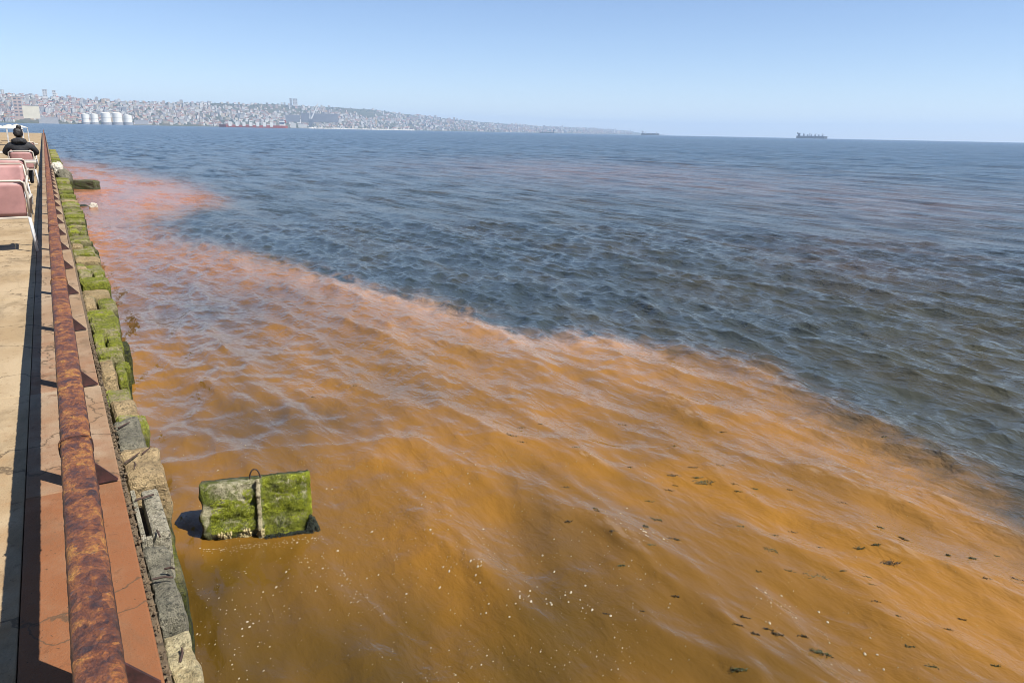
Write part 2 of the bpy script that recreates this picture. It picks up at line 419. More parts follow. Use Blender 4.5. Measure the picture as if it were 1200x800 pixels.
def mat_sea():
    t = NT('sea_water'); g = t.geo()
    def A(nm):
        a = t.n('ShaderNodeAttribute', attribute_name=nm); return a.outputs['Fac']
    plume, edge, murk, deep, bloom, green, lost, calm, crest_glint, pink, rim, offing = [A(k) for k in ('plume', 'edge', 'murk', 'deep', 'bloom', 'green', 'lost', 'calm', 'crest_glint', 'pink', 'rim', 'offing')]
    marble = t.noise(t.geo((1.0, 0.42, 1.0), (0, 0, 0.25)), 1.0, 3, 0.5, 0.5)
    fine = t.noise(t.geo((1.0, 0.5, 1.0)), 5.0, 5, 0.6, 0.8)
    blue = (0.036, 0.049, 0.052)
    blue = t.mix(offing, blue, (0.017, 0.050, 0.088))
    sea = t.mix(green, blue, (0.066, 0.061, 0.034))
    sea = t.mix(t.math('MULTIPLY', t.rng(marble, 0.42, 0.68), 0.6), sea, (0.060, 0.054, 0.034))
    sea = t.mix(t.math('MULTIPLY', bloom, t.rng(marble, 0.35, 0.6, 0.4, 1.0)), sea, (0.21, 0.12, 0.09))
    orange = t.mix(t.rng(marble, 0.35, 0.66), (0.165, 0.082, 0.014), (0.250, 0.116, 0.015))
    orange = t.mix(t.math('MULTIPLY', edge, 0.75), orange, (0.33, 0.170, 0.060))
    orange = t.mix(t.math('MULTIPLY', pink, 0.9), orange, (0.36, 0.150, 0.078))
    orange = t.mix(t.math('MULTIPLY', murk, t.rng(fine, 0.35, 0.65, 0.7, 1.0)), orange, (0.055, 0.043, 0.026))
    orange = t.mix(t.math('MULTIPLY', deep, t.rng(marble, 0.62, 0.38, 0.6, 1.0)), orange, (0.066, 0.040, 0.007))
    glint_noise = t.rng(t.noise(t.geo((1.0, 0.35, 1.0), (0, 0, 0.1)), 22.0, 4, 0.65, 0.4), 0.44, 0.62)
    orange = t.mix(t.math('MULTIPLY', t.math('MULTIPLY', crest_glint, glint_noise), 0.38), orange, (0.42, 0.31, 0.22))  # pale sky reflection on the crests, put into the water colour as broken streaks
    pl = t.rng(t.math('ADD', plume, t.math('MULTIPLY', t.math('SUBTRACT', fine, 0.5), t.math('MULTIPLY', t.math('MULTIPLY', plume, t.math('SUBTRACT', 1.0, plume)), 3.2))), 0.06, 0.94)
    base = t.mix(pl, sea, orange)
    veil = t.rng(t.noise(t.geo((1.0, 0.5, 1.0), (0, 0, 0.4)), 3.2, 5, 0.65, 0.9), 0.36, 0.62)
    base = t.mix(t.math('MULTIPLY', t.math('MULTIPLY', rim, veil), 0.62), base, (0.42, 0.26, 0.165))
    dots = t.n('ShaderNodeTexVoronoi', feature='F1'); dots.inputs['Scale'].default_value = 38; t.l(t.geo((1, 1, 0.2)), dots.inputs['Vector'])
    dsz = t.xyz(dots.outputs['Color'])
    dot = t.math('MULTIPLY', t.math('LESS_THAN', dots.outputs['Distance'], t.math('MULTIPLY', dsz[0], 0.16)), t.math('GREATER_THAN', dsz[1], 0.45))
    dot = t.math('MULTIPLY', t.math('MULTIPLY', dot, calm), t.rng(t.noise(g, 1.7, 4, 0.6), 0.38, 0.62, 0.15, 0.6))
    base = t.mix(dot, base, (0.34, 0.25, 0.13))
    # ripples finer than the modelled waves, and those too far off to be modelled
    r1 = t.noise(t.geo((1.0, 0.6, 1.0), (0, 0, 0.1)), 9.0, 4, 0.6, 0.3)
    r2 = t.noise(t.geo((1.0, 0.7, 1.0), (0, 0, -0.3)), 30.0, 3, 0.55)
    w1 = t.noise(t.geo((1.0, 0.42, 1.0), (0, 0, 0.12)), 1.5, 4, 0.62, 0.2)
    w2 = t.noise(t.geo((1.0, 0.4, 1.0), (0, 0, 0.3)), 0.22, 3, 0.5)
    patch = t.rng(t.noise(t.geo((0.5, 0.3, 1)), 0.9, 3), 0.35, 0.65, 0.4, 1.0)
    h = t.math('MULTIPLY', w1, t.math('MULTIPLY', lost, 0.20))
    h = t.math('ADD', h, t.math('MULTIPLY', w2, t.math('MULTIPLY', lost, 0.45)))
    amp = t.math('MULTIPLY', patch, t.math('SUBTRACT', 1.0, t.math('MULTIPLY', calm, 0.68)))
    h = t.math('ADD', h, t.math('MULTIPLY', t.math('MULTIPLY', r1, 0.042), amp))
    h = t.math('ADD', h, t.math('MULTIPLY', t.math('MULTIPLY', r2, 0.008), amp))
    def ridged(vec, sc, det):
        n_ = t.noise(vec, sc, det, 0.6, 0.25)
        return t.math('SUBTRACT', 1.0, t.math('ABSOLUTE', t.math('MULTIPLY_ADD', n_, 2.0, -1.0)))
    k1 = ridged(t.geo((1.0, 0.38, 1.0), (0, 0, 0.16)), 2.6, 3); k2 = ridged(t.geo((1.0, 0.45, 1.0), (0, 0, -0.22)), 6.5, 3)
    amp2 = t.math('SUBTRACT', 1.0, t.math('MULTIPLY', calm, 0.62))
    h = t.math('ADD', h, t.math('MULTIPLY', t.math('MULTIPLY', k1, 0.042), amp2))
    h = t.math('ADD', h, t.math('MULTIPLY', t.math('MULTIPLY', k2, 0.020), t.math('MULTIPLY', amp2, patch)))
    nm = t.bump(h, 1.0, 1.0)
    # waves beyond the mesh: their slopes as such, roughened in wind patches
    jig = t.n('ShaderNodeTexNoise'); jig.inputs['Scale'].default_value = 1.3; jig.inputs['Detail'].default_value = 4; jig.inputs['Roughness'].default_value = 0.7
    t.l(t.geo((0.8, 0.2, 1.0), (0, 0, 0.2)), jig.inputs['Vector'])
    wind = t.rng(t.noise(t.geo((0.05, 0.012, 1), (0, 0, -0.55)), 1.0, 4, 0.65), 0.32, 0.68, 0.5, 1.15)
    sub = t.n('ShaderNodeVectorMath', operation='SUBTRACT'); t.l(jig.outputs['Color'], sub.inputs[0]); sub.inputs[1].default_value = (0.5, 0.5, 0.5)
    flat = t.n('ShaderNodeVectorMath', operation='MULTIPLY'); t.l(sub.outputs[0], flat.inputs[0]); flat.inputs[1].default_value = (1.5, 1.5, 0.0)
    scl = t.n('ShaderNodeVectorMath', operation='SCALE'); t.l(flat.outputs[0], scl.inputs[0]); t.l(t.math('MULTIPLY', t.math('POWER', lost, 1.5), wind), scl.inputs['Scale'])
    add = t.n('ShaderNodeVectorMath', operation='ADD'); t.l(nm, add.inputs[0]); t.l(scl.outputs[0], add.inputs[1])
    nrm = t.n('ShaderNodeVectorMath', operation='NORMALIZE'); t.l(add.outputs[0], nrm.inputs[0])
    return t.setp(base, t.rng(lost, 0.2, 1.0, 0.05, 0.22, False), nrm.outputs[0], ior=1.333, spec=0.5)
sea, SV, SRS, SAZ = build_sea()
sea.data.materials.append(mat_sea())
def sea_point(p):
    """nearest point of the wavy surface under a place"""
    r = math.hypot(p.x, p.y); a = math.atan2(p.x, p.y)
    i = int(np.clip(np.searchsorted(SRS, r), 1, len(SRS)-2)); j = int(np.clip(np.searchsorted(SAZ, a), 1, len(SAZ)-2))
    v = Vector(SV[i, j]); n = (Vector(SV[i+1, j])-Vector(SV[i-1, j])).cross(Vector(SV[i, j+1])-Vector(SV[i, j-1])).normalized()
    if n.z < 0: n = -n
    return v, n

# ------------------------------------------------------------------ promenade and coping
Q0, Q1 = -3.66, 132.0
STEP = 1.39; POST0 = 1.90
prom = empty('promenade', (-3, 0, 0)); prom['kind'] = 'structure'
prom_base = MB().box(-3.2, 3.06, Q0, Q1, -1.9, -0.125).build('base', M_CORE, prom)
def slab(name, x0, x1, y0, y1, zt, mat, parent, seed=0):
    r = random.Random(seed); g = 0.0012
    return MB().box(x0+g, x1-g, y0+g, y1-g, zt-0.12, zt+r.uniform(-0.002, 0.002), bev=0.006).build(name, mat, parent)
rr = random.Random(11)
k = 0; y = Q0
while y < 24:
    y1 = y+STEP*2 if y > -1 else y+STEP
    for x0, x1 in ((-0.25, -1.65), (-1.65, -3.05), (-3.05, -6.15)):
        slab('deck_slab', x1+3, x0+3, y, y1, 0, M_DECK, prom, k); k += 1
    y = y1
ydeck = y
slab('deck_slab', -3.15, 2.75, ydeck, Q1, 0, M_DECK, prom, 99)
y = POST0-STEP*4
while y < 24:
    slab('coping_slab', -0.25+3, 0.095+3+rr.uniform(-0.008, 0.006), y, y+STEP, 0, M_COPING, prom, k); k += 1
    y += STEP
slab('coping_slab', 2.75, 3.095, y, Q1, 0, M_COPING, prom, 98)

# ------------------------------------------------------------------ sea wall: rough stones along the water
wall = empty('sea_wall', (0.1, 0, SEA)); 
tag(wall, 'crumbling sea wall of rough stones, green with algae, along the promenade edge', 'wall')
def rock_mesh(hx, hy, hz, n, seed, rough=0.012, p=7.0):
    bm = bmesh.new(); bmesh.ops.create_cube(bm, size=2.0)
    bmesh.ops.subdivide_edges(bm, edges=bm.edges[:], cuts=n, use_grid_fill=True)
    off = Vector((seed*3.7, seed*1.9, seed*2.3))
    for v in bm.verts:
        u = v.co; s = (abs(u.x)**p+abs(u.y)**p+abs(u.z)**p)**(1/p); mx = max(abs(u.x), abs(u.y), abs(u.z))
        q = Vector((u.x*hx, u.y*hy, u.z*hz))*(mx/s)
        d = mnoise.noise(q*9+off)*rough+mnoise.noise(q*24+off)*rough*0.5
        nn = Vector((u.x**3, u.y**3, u.z**3)).normalized()
        v.co = q+nn*d
    me = bpy.data.meshes.new('rock'); bm.to_mesh(me); bm.free()
    return me
def stone(name, x0, x1, y0, y1, ztop, h, mat, parent, seed, n=5, rough=0.012, tilt=(0, 0, 0), p=7.0):
    me = rock_mesh((x1-x0)/2, (y1-y0)/2, h/2, n, seed, rough, p); me.materials.append(mat)
    o = link(bpy.data.objects.new(name, me), parent)
    base = parent.location if parent is not None else Vector((0, 0, 0))
    o.location = Vector(((x0+x1)/2, (y0+y1)/2, ztop-h/2))-base
    o.rotation_euler = tilt
    return o
MB().box(-0.06, 0.02, Q0, Q1, -1.0, 0.775).build('core', M_CORE, wall)
def tufts(o, n, length, mat, seed, zmin=0.3, name='algae', parent=None, side=False):
    """short weed filaments growing from the upper faces of a stone"""
    r = random.Random(seed); me = o.data; polys = [p_ for p_ in me.polygons if p_.normal.z > zmin or (side and p_.normal.y < -0.5)]
    V, Fc = [], []
    if not polys: return None
    for _ in range(n):
        p_ = r.choice(polys); vs_ = [me.vertices[i].co for i in p_.vertices]
        w = [r.random() for _ in vs_]; sw = sum(w)
        c = sum((v*(a/sw) for v, a in zip(vs_, w)), Vector())
        if mnoise.noise(c*16+Vector((seed, 0, 0))) < 0.06: continue
        d = (p_.normal+Vector((r.uniform(-.9, .9), r.uniform(-.9, .9), r.uniform(-.5, .3)))).normalized()
        L = length*r.uniform(0.5, 1.3); sd = d.orthogonal().normalized()*length*0.22
        b = len(V); V += [c-sd-p_.normal*0.003, c+sd-p_.normal*0.003, c+d*L]; Fc.append((b, b+1, b+2))
    a = mesh_obj(name, V, Fc, mat, o); a['kind'] = 'stuff'
    return a
# the stones nearest, one by one
near = [(.118, .200, 1.30, 1.76, -.11, .50, M_ST_GREY, 1), (.116, .198, 1.78, 2.285, -.10, .50, M_ST_CREAM, 2), (.120, .208, 2.385, 2.90, -.12, .52, M_ST_GREY, 3),
        (.116, .285, 3.45, 3.86, -.085, .6, M_ST_TAN, 5), (.122, .252, 3.95, 4.42, -.12, .55, M_ST_GREY, 6)]
for x0, x1, y0, y1, zt, h, mt, sd in near:
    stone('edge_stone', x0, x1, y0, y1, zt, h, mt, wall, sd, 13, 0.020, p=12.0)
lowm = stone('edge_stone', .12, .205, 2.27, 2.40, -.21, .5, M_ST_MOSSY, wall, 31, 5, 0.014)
stone('edge_stone', .13, .27, 3.84, 3.98, -.2, .5, M_ST_GREY, wall, 32, 5, 0.014)
stone('edge_stone', .19, .27, 2.92, 3.5, -.30, .5, M_ST_MOSSY, wall, 33, 5, 0.014)
# broken kerb with an open slot in it
sl = empty('slotted_kerb', (0, 0, 0)); sl.parent = wall; sl.location = Vector((0.125, 2.93, -0.10))-wall.location
M_KERB = mat_stone('pale_kerb', (0.46, 0.42, 0.32), (0.32, 0.29, 0.2), (0.06, 0.055, 0.04), GREEN, 0.08, -2, -1.9)
MB().box(0.0, 0.018, 0.0, 0.47, -0.35, -0.005, bev=0.004).build('kerb_lip', M_KERB, sl)
MB().box(0.040, 0.108, 0.02, 0.455, -0.35, -0.01, bev=0.012).build('kerb_face', M_KERB, sl)
MB().box(0.0181, 0.0399, 0.0, 0.03, -0.35, -0.012, bev=0.003).build('kerb_end', M_KERB, sl)
MB().box(0.0182, 0.0398, 0.03, 0.46, -0.36, -0.10).build('slot_bed', M_MORTAR, sl)
MB().tube([(0.01, 0.34, 0.004), (0.04, 0.345, 0.006), (0.085, 0.36, 0.004)], 0.005, 6).build('rebar', M_REBAR, sl)
MB().tube([(0.06, 0.03, 0.002), (0.064, -0.03, 0.004)], 0.004, 6).build('rebar', M_REBAR, sl)
for a_, b_ in (((.13, 2.62, -.105), (.195, 2.605, -.11)), ((.175, 2.66, -.10), (.205, 2.635, -.095)), ((.118, 1.84, -.095), (.19, 1.835, -.093)), ((.148, 2.10, -.095), (.162, 2.16, -.09)),
               ((.125, 3.64, -.075), (.2, 3.73, -.07)), ((.16, 3.55, -.075), (.168, 3.62, -.07)), ((.14, 4.22, -.11), (.2, 4.27, -.105)), ((.21, 3.72, -.075), (.25, 3.78, -.075))):
    A_, B_ = Vector(a_), Vector(b_)
    mid_ = (A_+B_)/2+Vector((0.006, 0.004, 0.002))
    o = MB().tube([A_-wall.location, mid_-wall.location, B_-wall.location], [0.0045, 0.004, 0.003], 6).build('rebar', M_REBAR, wall)
# crumbled joint between coping and stones
V, Fc = [], []
r = random.Random(5)
for i in range(520):
    yy = 1.4+r.random()**1.3*4.5; xx = 0.106+r.gauss(0, 0.007); s = r.uniform(0.003, 0.011)
    zz = -0.045+r.uniform(-0.03, 0.01)
    b = len(V)
    for dx, dy, dz in ((1, 0, 0), (-1, 0, 0), (0, 1, 0), (0, -1, 0), (0, 0, 1), (0, 0, -1)):
        V.append(Vector((xx+dx*s*r.uniform(.6, 1.2), yy+dy*s*r.uniform(.6, 1.2), zz+dz*s*r.uniform(.5, 1)))-wall.location)
    Fc += [(b+a, b+c, b+d) for a, c, d in ((0, 2, 4), (2, 1, 4), (1, 3, 4), (3, 0, 4), (2, 0, 5), (1, 2, 5), (3, 1, 5), (0, 3, 5))]
rub = mesh_obj('rubble', V, Fc, M_MORTAR, wall); rub['kind'] = 'stuff'
MB().box(-0.004, 0.016, Q0, 30, -0.2, 0.83).build('joint_fill', M_MORTAR, wall)
# algae covered stones, running away along the wall
def wall_edge(y_):
    return float(np.interp(y_, [4.4, 5.5, 6.6, 7.6, 8.8, 11, 17, 24, 40, 132], [.262, .285, .318, .36, .395, .39, .45, .47, .5, .5]))
r = random.Random(21); y = 4.43; i = 0
while y < 60:
    L = r.uniform(0.20, 0.46)*(1 if y < 20 else 1.8); e = wall_edge(y+L/2)
    zt = -0.10-r.uniform(0, 0.13)-0.012*min(max(y-5, 0), 8)
    mt = r.choice([M_ST_ALGAE, M_ST_MOSSY, M_ST_MOSSY, M_ST_ALGAE, M_ST_TAN if r.random() < .35 else M_ST_MOSSY])
    nn = 8 if y < 12 else 3
    if r.random() < 0.3 and y < 14:         # two narrow stones side by side
        c = 0.118+(e-0.118)*r.uniform(.4, .6)
        stone('edge_stone', .118, c, y, y+L-.02, zt+.02, .6, M_ST_TAN if r.random() < .5 else M_ST_ALGAE, wall, 100+i, nn, 0.014, (r.uniform(-.06, .06), 0, 0))
        o = stone('edge_stone', c+.004, e+r.uniform(-.02, .02), y+.01, y+L-.02, zt-.02, .6, M_ST_MOSSY, wall, 300+i, nn, 0.018, (r.uniform(-.06, .06), r.uniform(-.05, .12), 0))
    else:
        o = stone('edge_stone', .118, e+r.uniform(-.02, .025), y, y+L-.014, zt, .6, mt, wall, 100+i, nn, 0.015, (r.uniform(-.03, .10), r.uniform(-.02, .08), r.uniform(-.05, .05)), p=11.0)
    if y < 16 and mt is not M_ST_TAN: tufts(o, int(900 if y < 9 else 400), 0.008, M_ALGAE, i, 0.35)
    y += L; i += 1
# lower ledges at the waterline
for (xa, xb, ya, yb, zt) in ((.36, .44, 7.5, 7.8, -.55), (.40, .47, 10.4, 10.9, -.5), (.43, .52, 13.6, 14.1, -.55), (.44, .56, 19, 19.6, -.6)):
    stone('ledge_stone', xa, xb, ya, yb, zt, .7, M_ST_MOSSY, wall, int(ya*10), 4, 0.02)

# ------------------------------------------------------------------ guard rail
rail = empty('guard_rail', (-0.038, 0, 0)); tag(rail, 'low rusted steel guard rail on braced posts along the promenade edge', 'railing')
def rail_tube():
    n = 24; ys = list(np.arange(-1.2, 9.0, 0.012))+list(np.arange(9.0, 24, 0.05))+list(np.arange(24, Q1-1, 2.0))
    V, Fc = [], []
    for yy in ys:
        amp = 0.0022 if yy < 24 else 0.0
        for k in range(n):
            t = 2*math.pi*k/n; c, s = math.cos(t), math.sin(t)
            q = (abs(c)**4+abs(s)**4)**-0.25
            x, z = c*q*0.0432, s*q*0.036
            sag = 0.003*mnoise.noise(Vector((3.1, yy*0.9, 0))); dent = 0.004*max(0, mnoise.noise(Vector((1.7, yy*2.3, 5)))-0.25)*(1 if s > 0 else 0)
            x += sag; z -= dent
            d = amp*(mnoise.noise(Vector((x*40, yy*34, z*40)))+0.6*mnoise.noise(Vector((x*95, yy*85, z*95)))) if amp else 0
            V.append((x+c*d, yy, 0.466+z+s*d))
    for i in range(len(ys)-1):
        for k in range(n):
            q = (k+1) % n; Fc.append((i*n+k, (i+1)*n+k, (i+1)*n+q, i*n+q))
    Fc.append(tuple(range(n))); Fc.append(tuple((len(ys)-1)*n+k for k in range(n-1, -1, -1)))
    return mesh_obj('top_tube', V, Fc, M_RUST, rail, smooth=True)
rail_tube()
for k_ in range(8):      # weld beads where lengths of tube meet
    yy = 2.55+k_*2.9; ring = []
    for q_ in range(25):
        t_ = 2*math.pi*q_/24; c_, s_ = math.cos(t_), math.sin(t_); g_ = (abs(c_)**4+abs(s_)**4)**-0.25
        ring.append((c_*g_*0.0442, yy+0.003*math.sin(q_*2.1), 0.466+s_*g_*0.037))
    MB().tube(ring, 0.0042, 6).build('weld_bead', M_RUST, rail, True)
def make_post():
    p = MB().box(-0.027, 0.027, -0.022, 0.022, 0.006, 0.428, bev=0.005).build('post', M_RUST, rail)
    MB().box(-0.05, 0.05, -0.05, 0.05, -0.002, 0.0058, bev=0.002).build('base_plate', M_REDSTEEL, p)
    MB().prism([(0.0272, 0.0062), (0.122, 0.0062), (0.122, 0.012), (0.034, 0.115), (0.0272, 0.115)], 'y', -0.005, 0.005).build('gusset', M_REDSTEEL, p)
    return p
post = make_post(); post.location = (0, POST0, 0)
for i in list(range(-2, 0))+list(range(1, 92)):
    c = copy_tree(post, rail); c.location = (0, POST0+STEP*i, 0)

# ------------------------------------------------------------------ concrete block in the water
def sea_block():
    B1, B2 = at(236, 646, SEA-0.03), at(368, 628, SEA-0.03)
    T1, T2 = at(228, 573, -0.60), at(355, 549, -0.52)
    u = (B2-B1); W = u.length; u.normalize()
    v = ((T1-B1)+(T2-B2))/2; Hh = v.length; v = (v-u*v.dot(u)).normalized()
    nrm = u.cross(v).normalized()
    if nrm.y > 0: nrm = -nrm
    root = empty('concrete_block', (B1+B2)/2)
    tag(root, 'tilted concrete block overgrown with green algae standing in the orange water', 'concrete block')
    o0 = (B1+B2)/2
    nu, nv, T = 56, 34, 0.20
    V, Fc = [], []
    def off(a, b):
        h = mnoise.noise(Vector((a*6, b*6, 1)))*0.022+mnoise.noise(Vector((a*20, b*20, 3)))*0.010+mnoise.noise(Vector((a*48, b*48, 5)))*0.004
        seam = math.exp(-((a-0.525)/0.022)**2)*0.030
        corner = -0.06*max(0, (a-0.90)/0.10)**2-0.03*max(0, (b-0.94)/0.06)**2-0.02*max(0, (0.03-a)/0.03)
        bite = -0.05*max(0, 0.22-b)/0.22*(0.6+0.8*mnoise.noise(Vector((a*9, 7, 0)))) if a < 0.62 else 0
        chip = -0.05*max(0, mnoise.noise(Vector((a*5, b*5, 11)))-0.15)*(1 if min(a, 1-a, 1-b) < 0.10 else 0)
        return h+seam+corner+bite+chip
    for j in range(nv+1):
        for i in range(nu+1):
            a, b = i/nu, j/nv
            aw = a-0.5; b2 = b*1.35-0.35
            edge = 0.012*mnoise.noise(Vector((b*7, 9, a*3)))
            taper = 1.0+0.02*b
            rim = max(0, 1-min(a, 1-a)/0.06); top = max(0, (b-0.93)/0.07)
            p = u*(aw*W*taper-(1 if a > .5 else -1)*rim*(0.012+0.016*mnoise.noise(Vector((b*9, a, 4))))+edge*rim)+v*(b2*Hh-top*(0.008+0.016*abs(mnoise.noise(Vector((a*11, 2, 2))))))+nrm*off(a, max(0, b2))
            V.append(p)
    n1 = len(V)
    for j in range(nv+1):
        for i in range(nu+1):
            a, b = i/nu, j/nv
            V.append(V[j*(nu+1)+i]-nrm*(off(a, max(0, b*1.35-.35))+T)+u*0.0)
    w = nu+1
    for j in range(nv):
        for i in range(nu):
            q = (j*w+i, j*w+i+1, (j+1)*w+i+1, (j+1)*w+i); Fc.append(q); Fc.append(tuple(k+n1 for k in reversed(q)))
    ring = [i for i in range(w)]+[j*w+nu for j in range(1, nv+1)]+[nv*w+i for i in range(nu-1, -1, -1)]+[j*w for j in range(nv-1, 0, -1)]
    for k in range(len(ring)):
        a, b = ring[k], ring[(k+1) % len(ring)]
        Fc.append((a, a+n1, b+n1, b))
    body = mesh_obj('body', V, Fc, M_BLOCK, root, smooth=True)
    bm = bmesh.new(); bm.from_mesh(body.data); bmesh.ops.recalc_face_normals(bm, faces=bm.faces[:]); bm.to_mesh(body.data); bm.free()
    SV_, SF_ = [], []
    for j in range(40):
        b_ = 0.06+0.93*j/39; a_ = 0.525+0.006*mnoise.noise(Vector((b_*6, 0, 8)))
        for q, dn in ((-0.014, -0.006), (-0.009, 0.004), (0.008, 0.004), (0.013, -0.006)):
            SV_.append(u*((a_-0.5)*W+q+0.004*mnoise.noise(Vector((b_*25, q*90, 3))))+v*(b_*Hh)+nrm*(off(a_, b_)+dn+0.004*mnoise.noise(Vector((b_*30, q*60, 1)))))
    for j in range(39):
        for q in range(3): SF_.append((j*4+q, j*4+q+1, j*4+q+5, j*4+q+4))
    mesh_obj('seam', SV_, SF_, mat_stone('seam_concrete', (0.46, 0.40, 0.25), (0.36, 0.31, 0.18), (0.12, 0.11, 0.06), GREEN, 0.12, -0.98, -0.85), root, smooth=True)
    # algae tufts on the two faces either side of the seam
    r = random.Random(4); VV, FF = [], []
    for _ in range(40000):
        a, b = r.random(), r.random()
        g = mnoise.noise(Vector((a*5, b*4, 2)))
        ok = (0.10 < a < 0.49 and 0.24 < b < 0.90) or (0.56 < a < 1.0 and 0.10 < b < 1.0)
        if not ok or (g < (-0.45 if a < .55 else -0.6)+0.5*max(0, (b-0.62))-(0.9 if a > 0.86 else 0)) or (a < .55 and b > .75+.2*g): continue
        p = u*((a-0.5)*W)+v*(b*Hh)+nrm*(off(a, b)-0.002)
        d = (nrm*0.6-v*r.uniform(0.2, 1.2)+u*r.uniform(-.6, .6)).normalized(); L = r.uniform(0.006, 0.018); sd = d.orthogonal().normalized()*0.0022
        k = len(VV); VV += [p-sd, p+sd, p+d*L]; FF.append((k, k+1, k+2))
    al = mesh_obj('algae', VV, FF, M_ALGAE, root); al['kind'] = 'stuff'
    # dark weed skirt at the right foot
    VV, FF = [], []
    for _ in range(9000):
        a = r.random()**0.7; a = 0.55+a*0.53; 
        b = r.uniform(-0.05, 0.13+0.06*mnoise.noise(Vector((a*14, 0, 5)))+0.34*max(0, min(a, 1.03)-0.93)/0.1)
        if a > 0.97: b = r.uniform(-0.05, 0.34*max(0.05, 1-((a-0.97)/0.11)**1.5)*(1+0.5*mnoise.noise(Vector((a*40, 1, 1)))))
        back = r.uniform(-0.02, 0.03) if a < 1.0 else -r.uniform(0.0, 0.16)
        p = u*((a-0.5)*W)+v*(b*Hh)+nrm*back
        d = (Vector((r.uniform(-1, 1), r.uniform(-1, .4), -0.7))).normalized(); L = r.uniform(0.006, 0.018); sd = d.orthogonal().normalized()*0.003
        k = len(VV); VV += [p-sd, p+sd, p+d*L]; FF.append((k, k+1, k+2))
    dk = mesh_obj('dark_weed', VV, FF, M_DARKWEED, root); dk['kind'] = 'stuff'
    # barnacle crust hanging on the left foot
    VV, FF = [], []
    for _ in range(700):
        a = r.uniform(0.02, 0.56); b = r.uniform(-0.02, 0.24)
        if mnoise.noise(Vector((a*12, b*3, 6))) < 0.0: continue
        s = r.uniform(0.004, 0.011); p = u*((a-0.5)*W)+v*(b*Hh)+nrm*(off(a, b)+0.002)
        k = len(VV)
        VV += [p+u*s, p-u*s, p+v*s*1.4, p-v*s*1.4, p+nrm*s]; FF += [(k, k+2, k+4), (k+2, k+1, k+4), (k+1, k+3, k+4), (k+3, k, k+4)]
    bc = mesh_obj('barnacles', VV, FF, simple('barnacle_crust', (0.44, 0.36, 0.17), 0.9, 0.3, 60), root); bc['kind'] = 'stuff'
    # lifting loop
    c0 = u*((0.50-0.5)*W)+v*(Hh*0.985)-nrm*0.05
    pts = [c0+u*(0.030*math.cos(t))+Vector((0, 0, 1))*(0.062*math.sin(t)-0.004) for t in np.linspace(math.pi*1.02, -0.02*math.pi, 14)]
    pts = [pts[0]-Vector((0, 0, .05))]+pts+[pts[-1]-Vector((0, 0, .05))]
    MB().tube(pts, 0.0048, 7).build('lifting_loop', M_REBAR, root, smooth=True)
sea_block()

# ------------------------------------------------------------------ beam and stones jutting from the wall further along
bA, bB = at(66, 221, SEA), at(121, 222, SEA)
Lb = (bB-bA).length
beam = stone('concrete_beam', 0, Lb, 0, 0.42, 0, 0.52, mat_stone('beam_concrete', (0.10, 0.095, 0.05), (0.07, 0.065, 0.035), (0.025, 0.025, 0.015), (0.09, 0.12, 0.02), 0.5, -1.0, -0.8), None, 55, 9, 0.025, p=12)
beam.location = (bA+bB)/2+Vector((-0.15, 0.2, 0.06)); beam.rotation_euler = (0, 0, math.atan2(bB.y-bA.y, bB.x-bA.x))
tag(beam, 'dark algae covered concrete beam jutting from the sea wall into the water', 'beam')
c = at(68, 243, SEA); d = at(104, 243, SEA)
sb = stone('sunken_beam', c.x, d.x, c.y-0.1, c.y+0.18, SEA+0.05, 0.3, M_DARKWEED, None, 56, 8, 0.02)
tag(sb, 'half sunken dark beam awash between the jutting beam and the algae stones', 'beam')
c = at(109, 243, SEA)
sp = stone('awash_rock', c.x-0.10, c.x+0.13, c.y-0.09, c.y+0.09, SEA+0.13, 0.3, M_PALE, None, 57, 6, 0.03, p=3.0)
tag(sp, 'small pale rock breaking the surface at the end of the sunken beam', 'rock')
p_ = at(66, 203, -0.15)
ps = stone('pale_stone', p_.x-0.12, p_.x+0.22, p_.y-0.25, p_.y+0.35, 0.20, 0.5, M_PALE, None, 58, 6, 0.05, p=3.0)
tag(ps, 'pale rounded boulder lying on the wall just past the jutting beam', 'boulder')
p_ = at(72, 210, -0.3)
ps = stone('dark_stone', p_.x-0.12, p_.x+0.3, p_.y-0.3, p_.y+0.3, 0.02, 0.9, M_ST_GREY, None, 59, 6, 0.05, p=3.5)
tag(ps, 'dark grey boulder lying on the wall in front of the pale one', 'boulder')

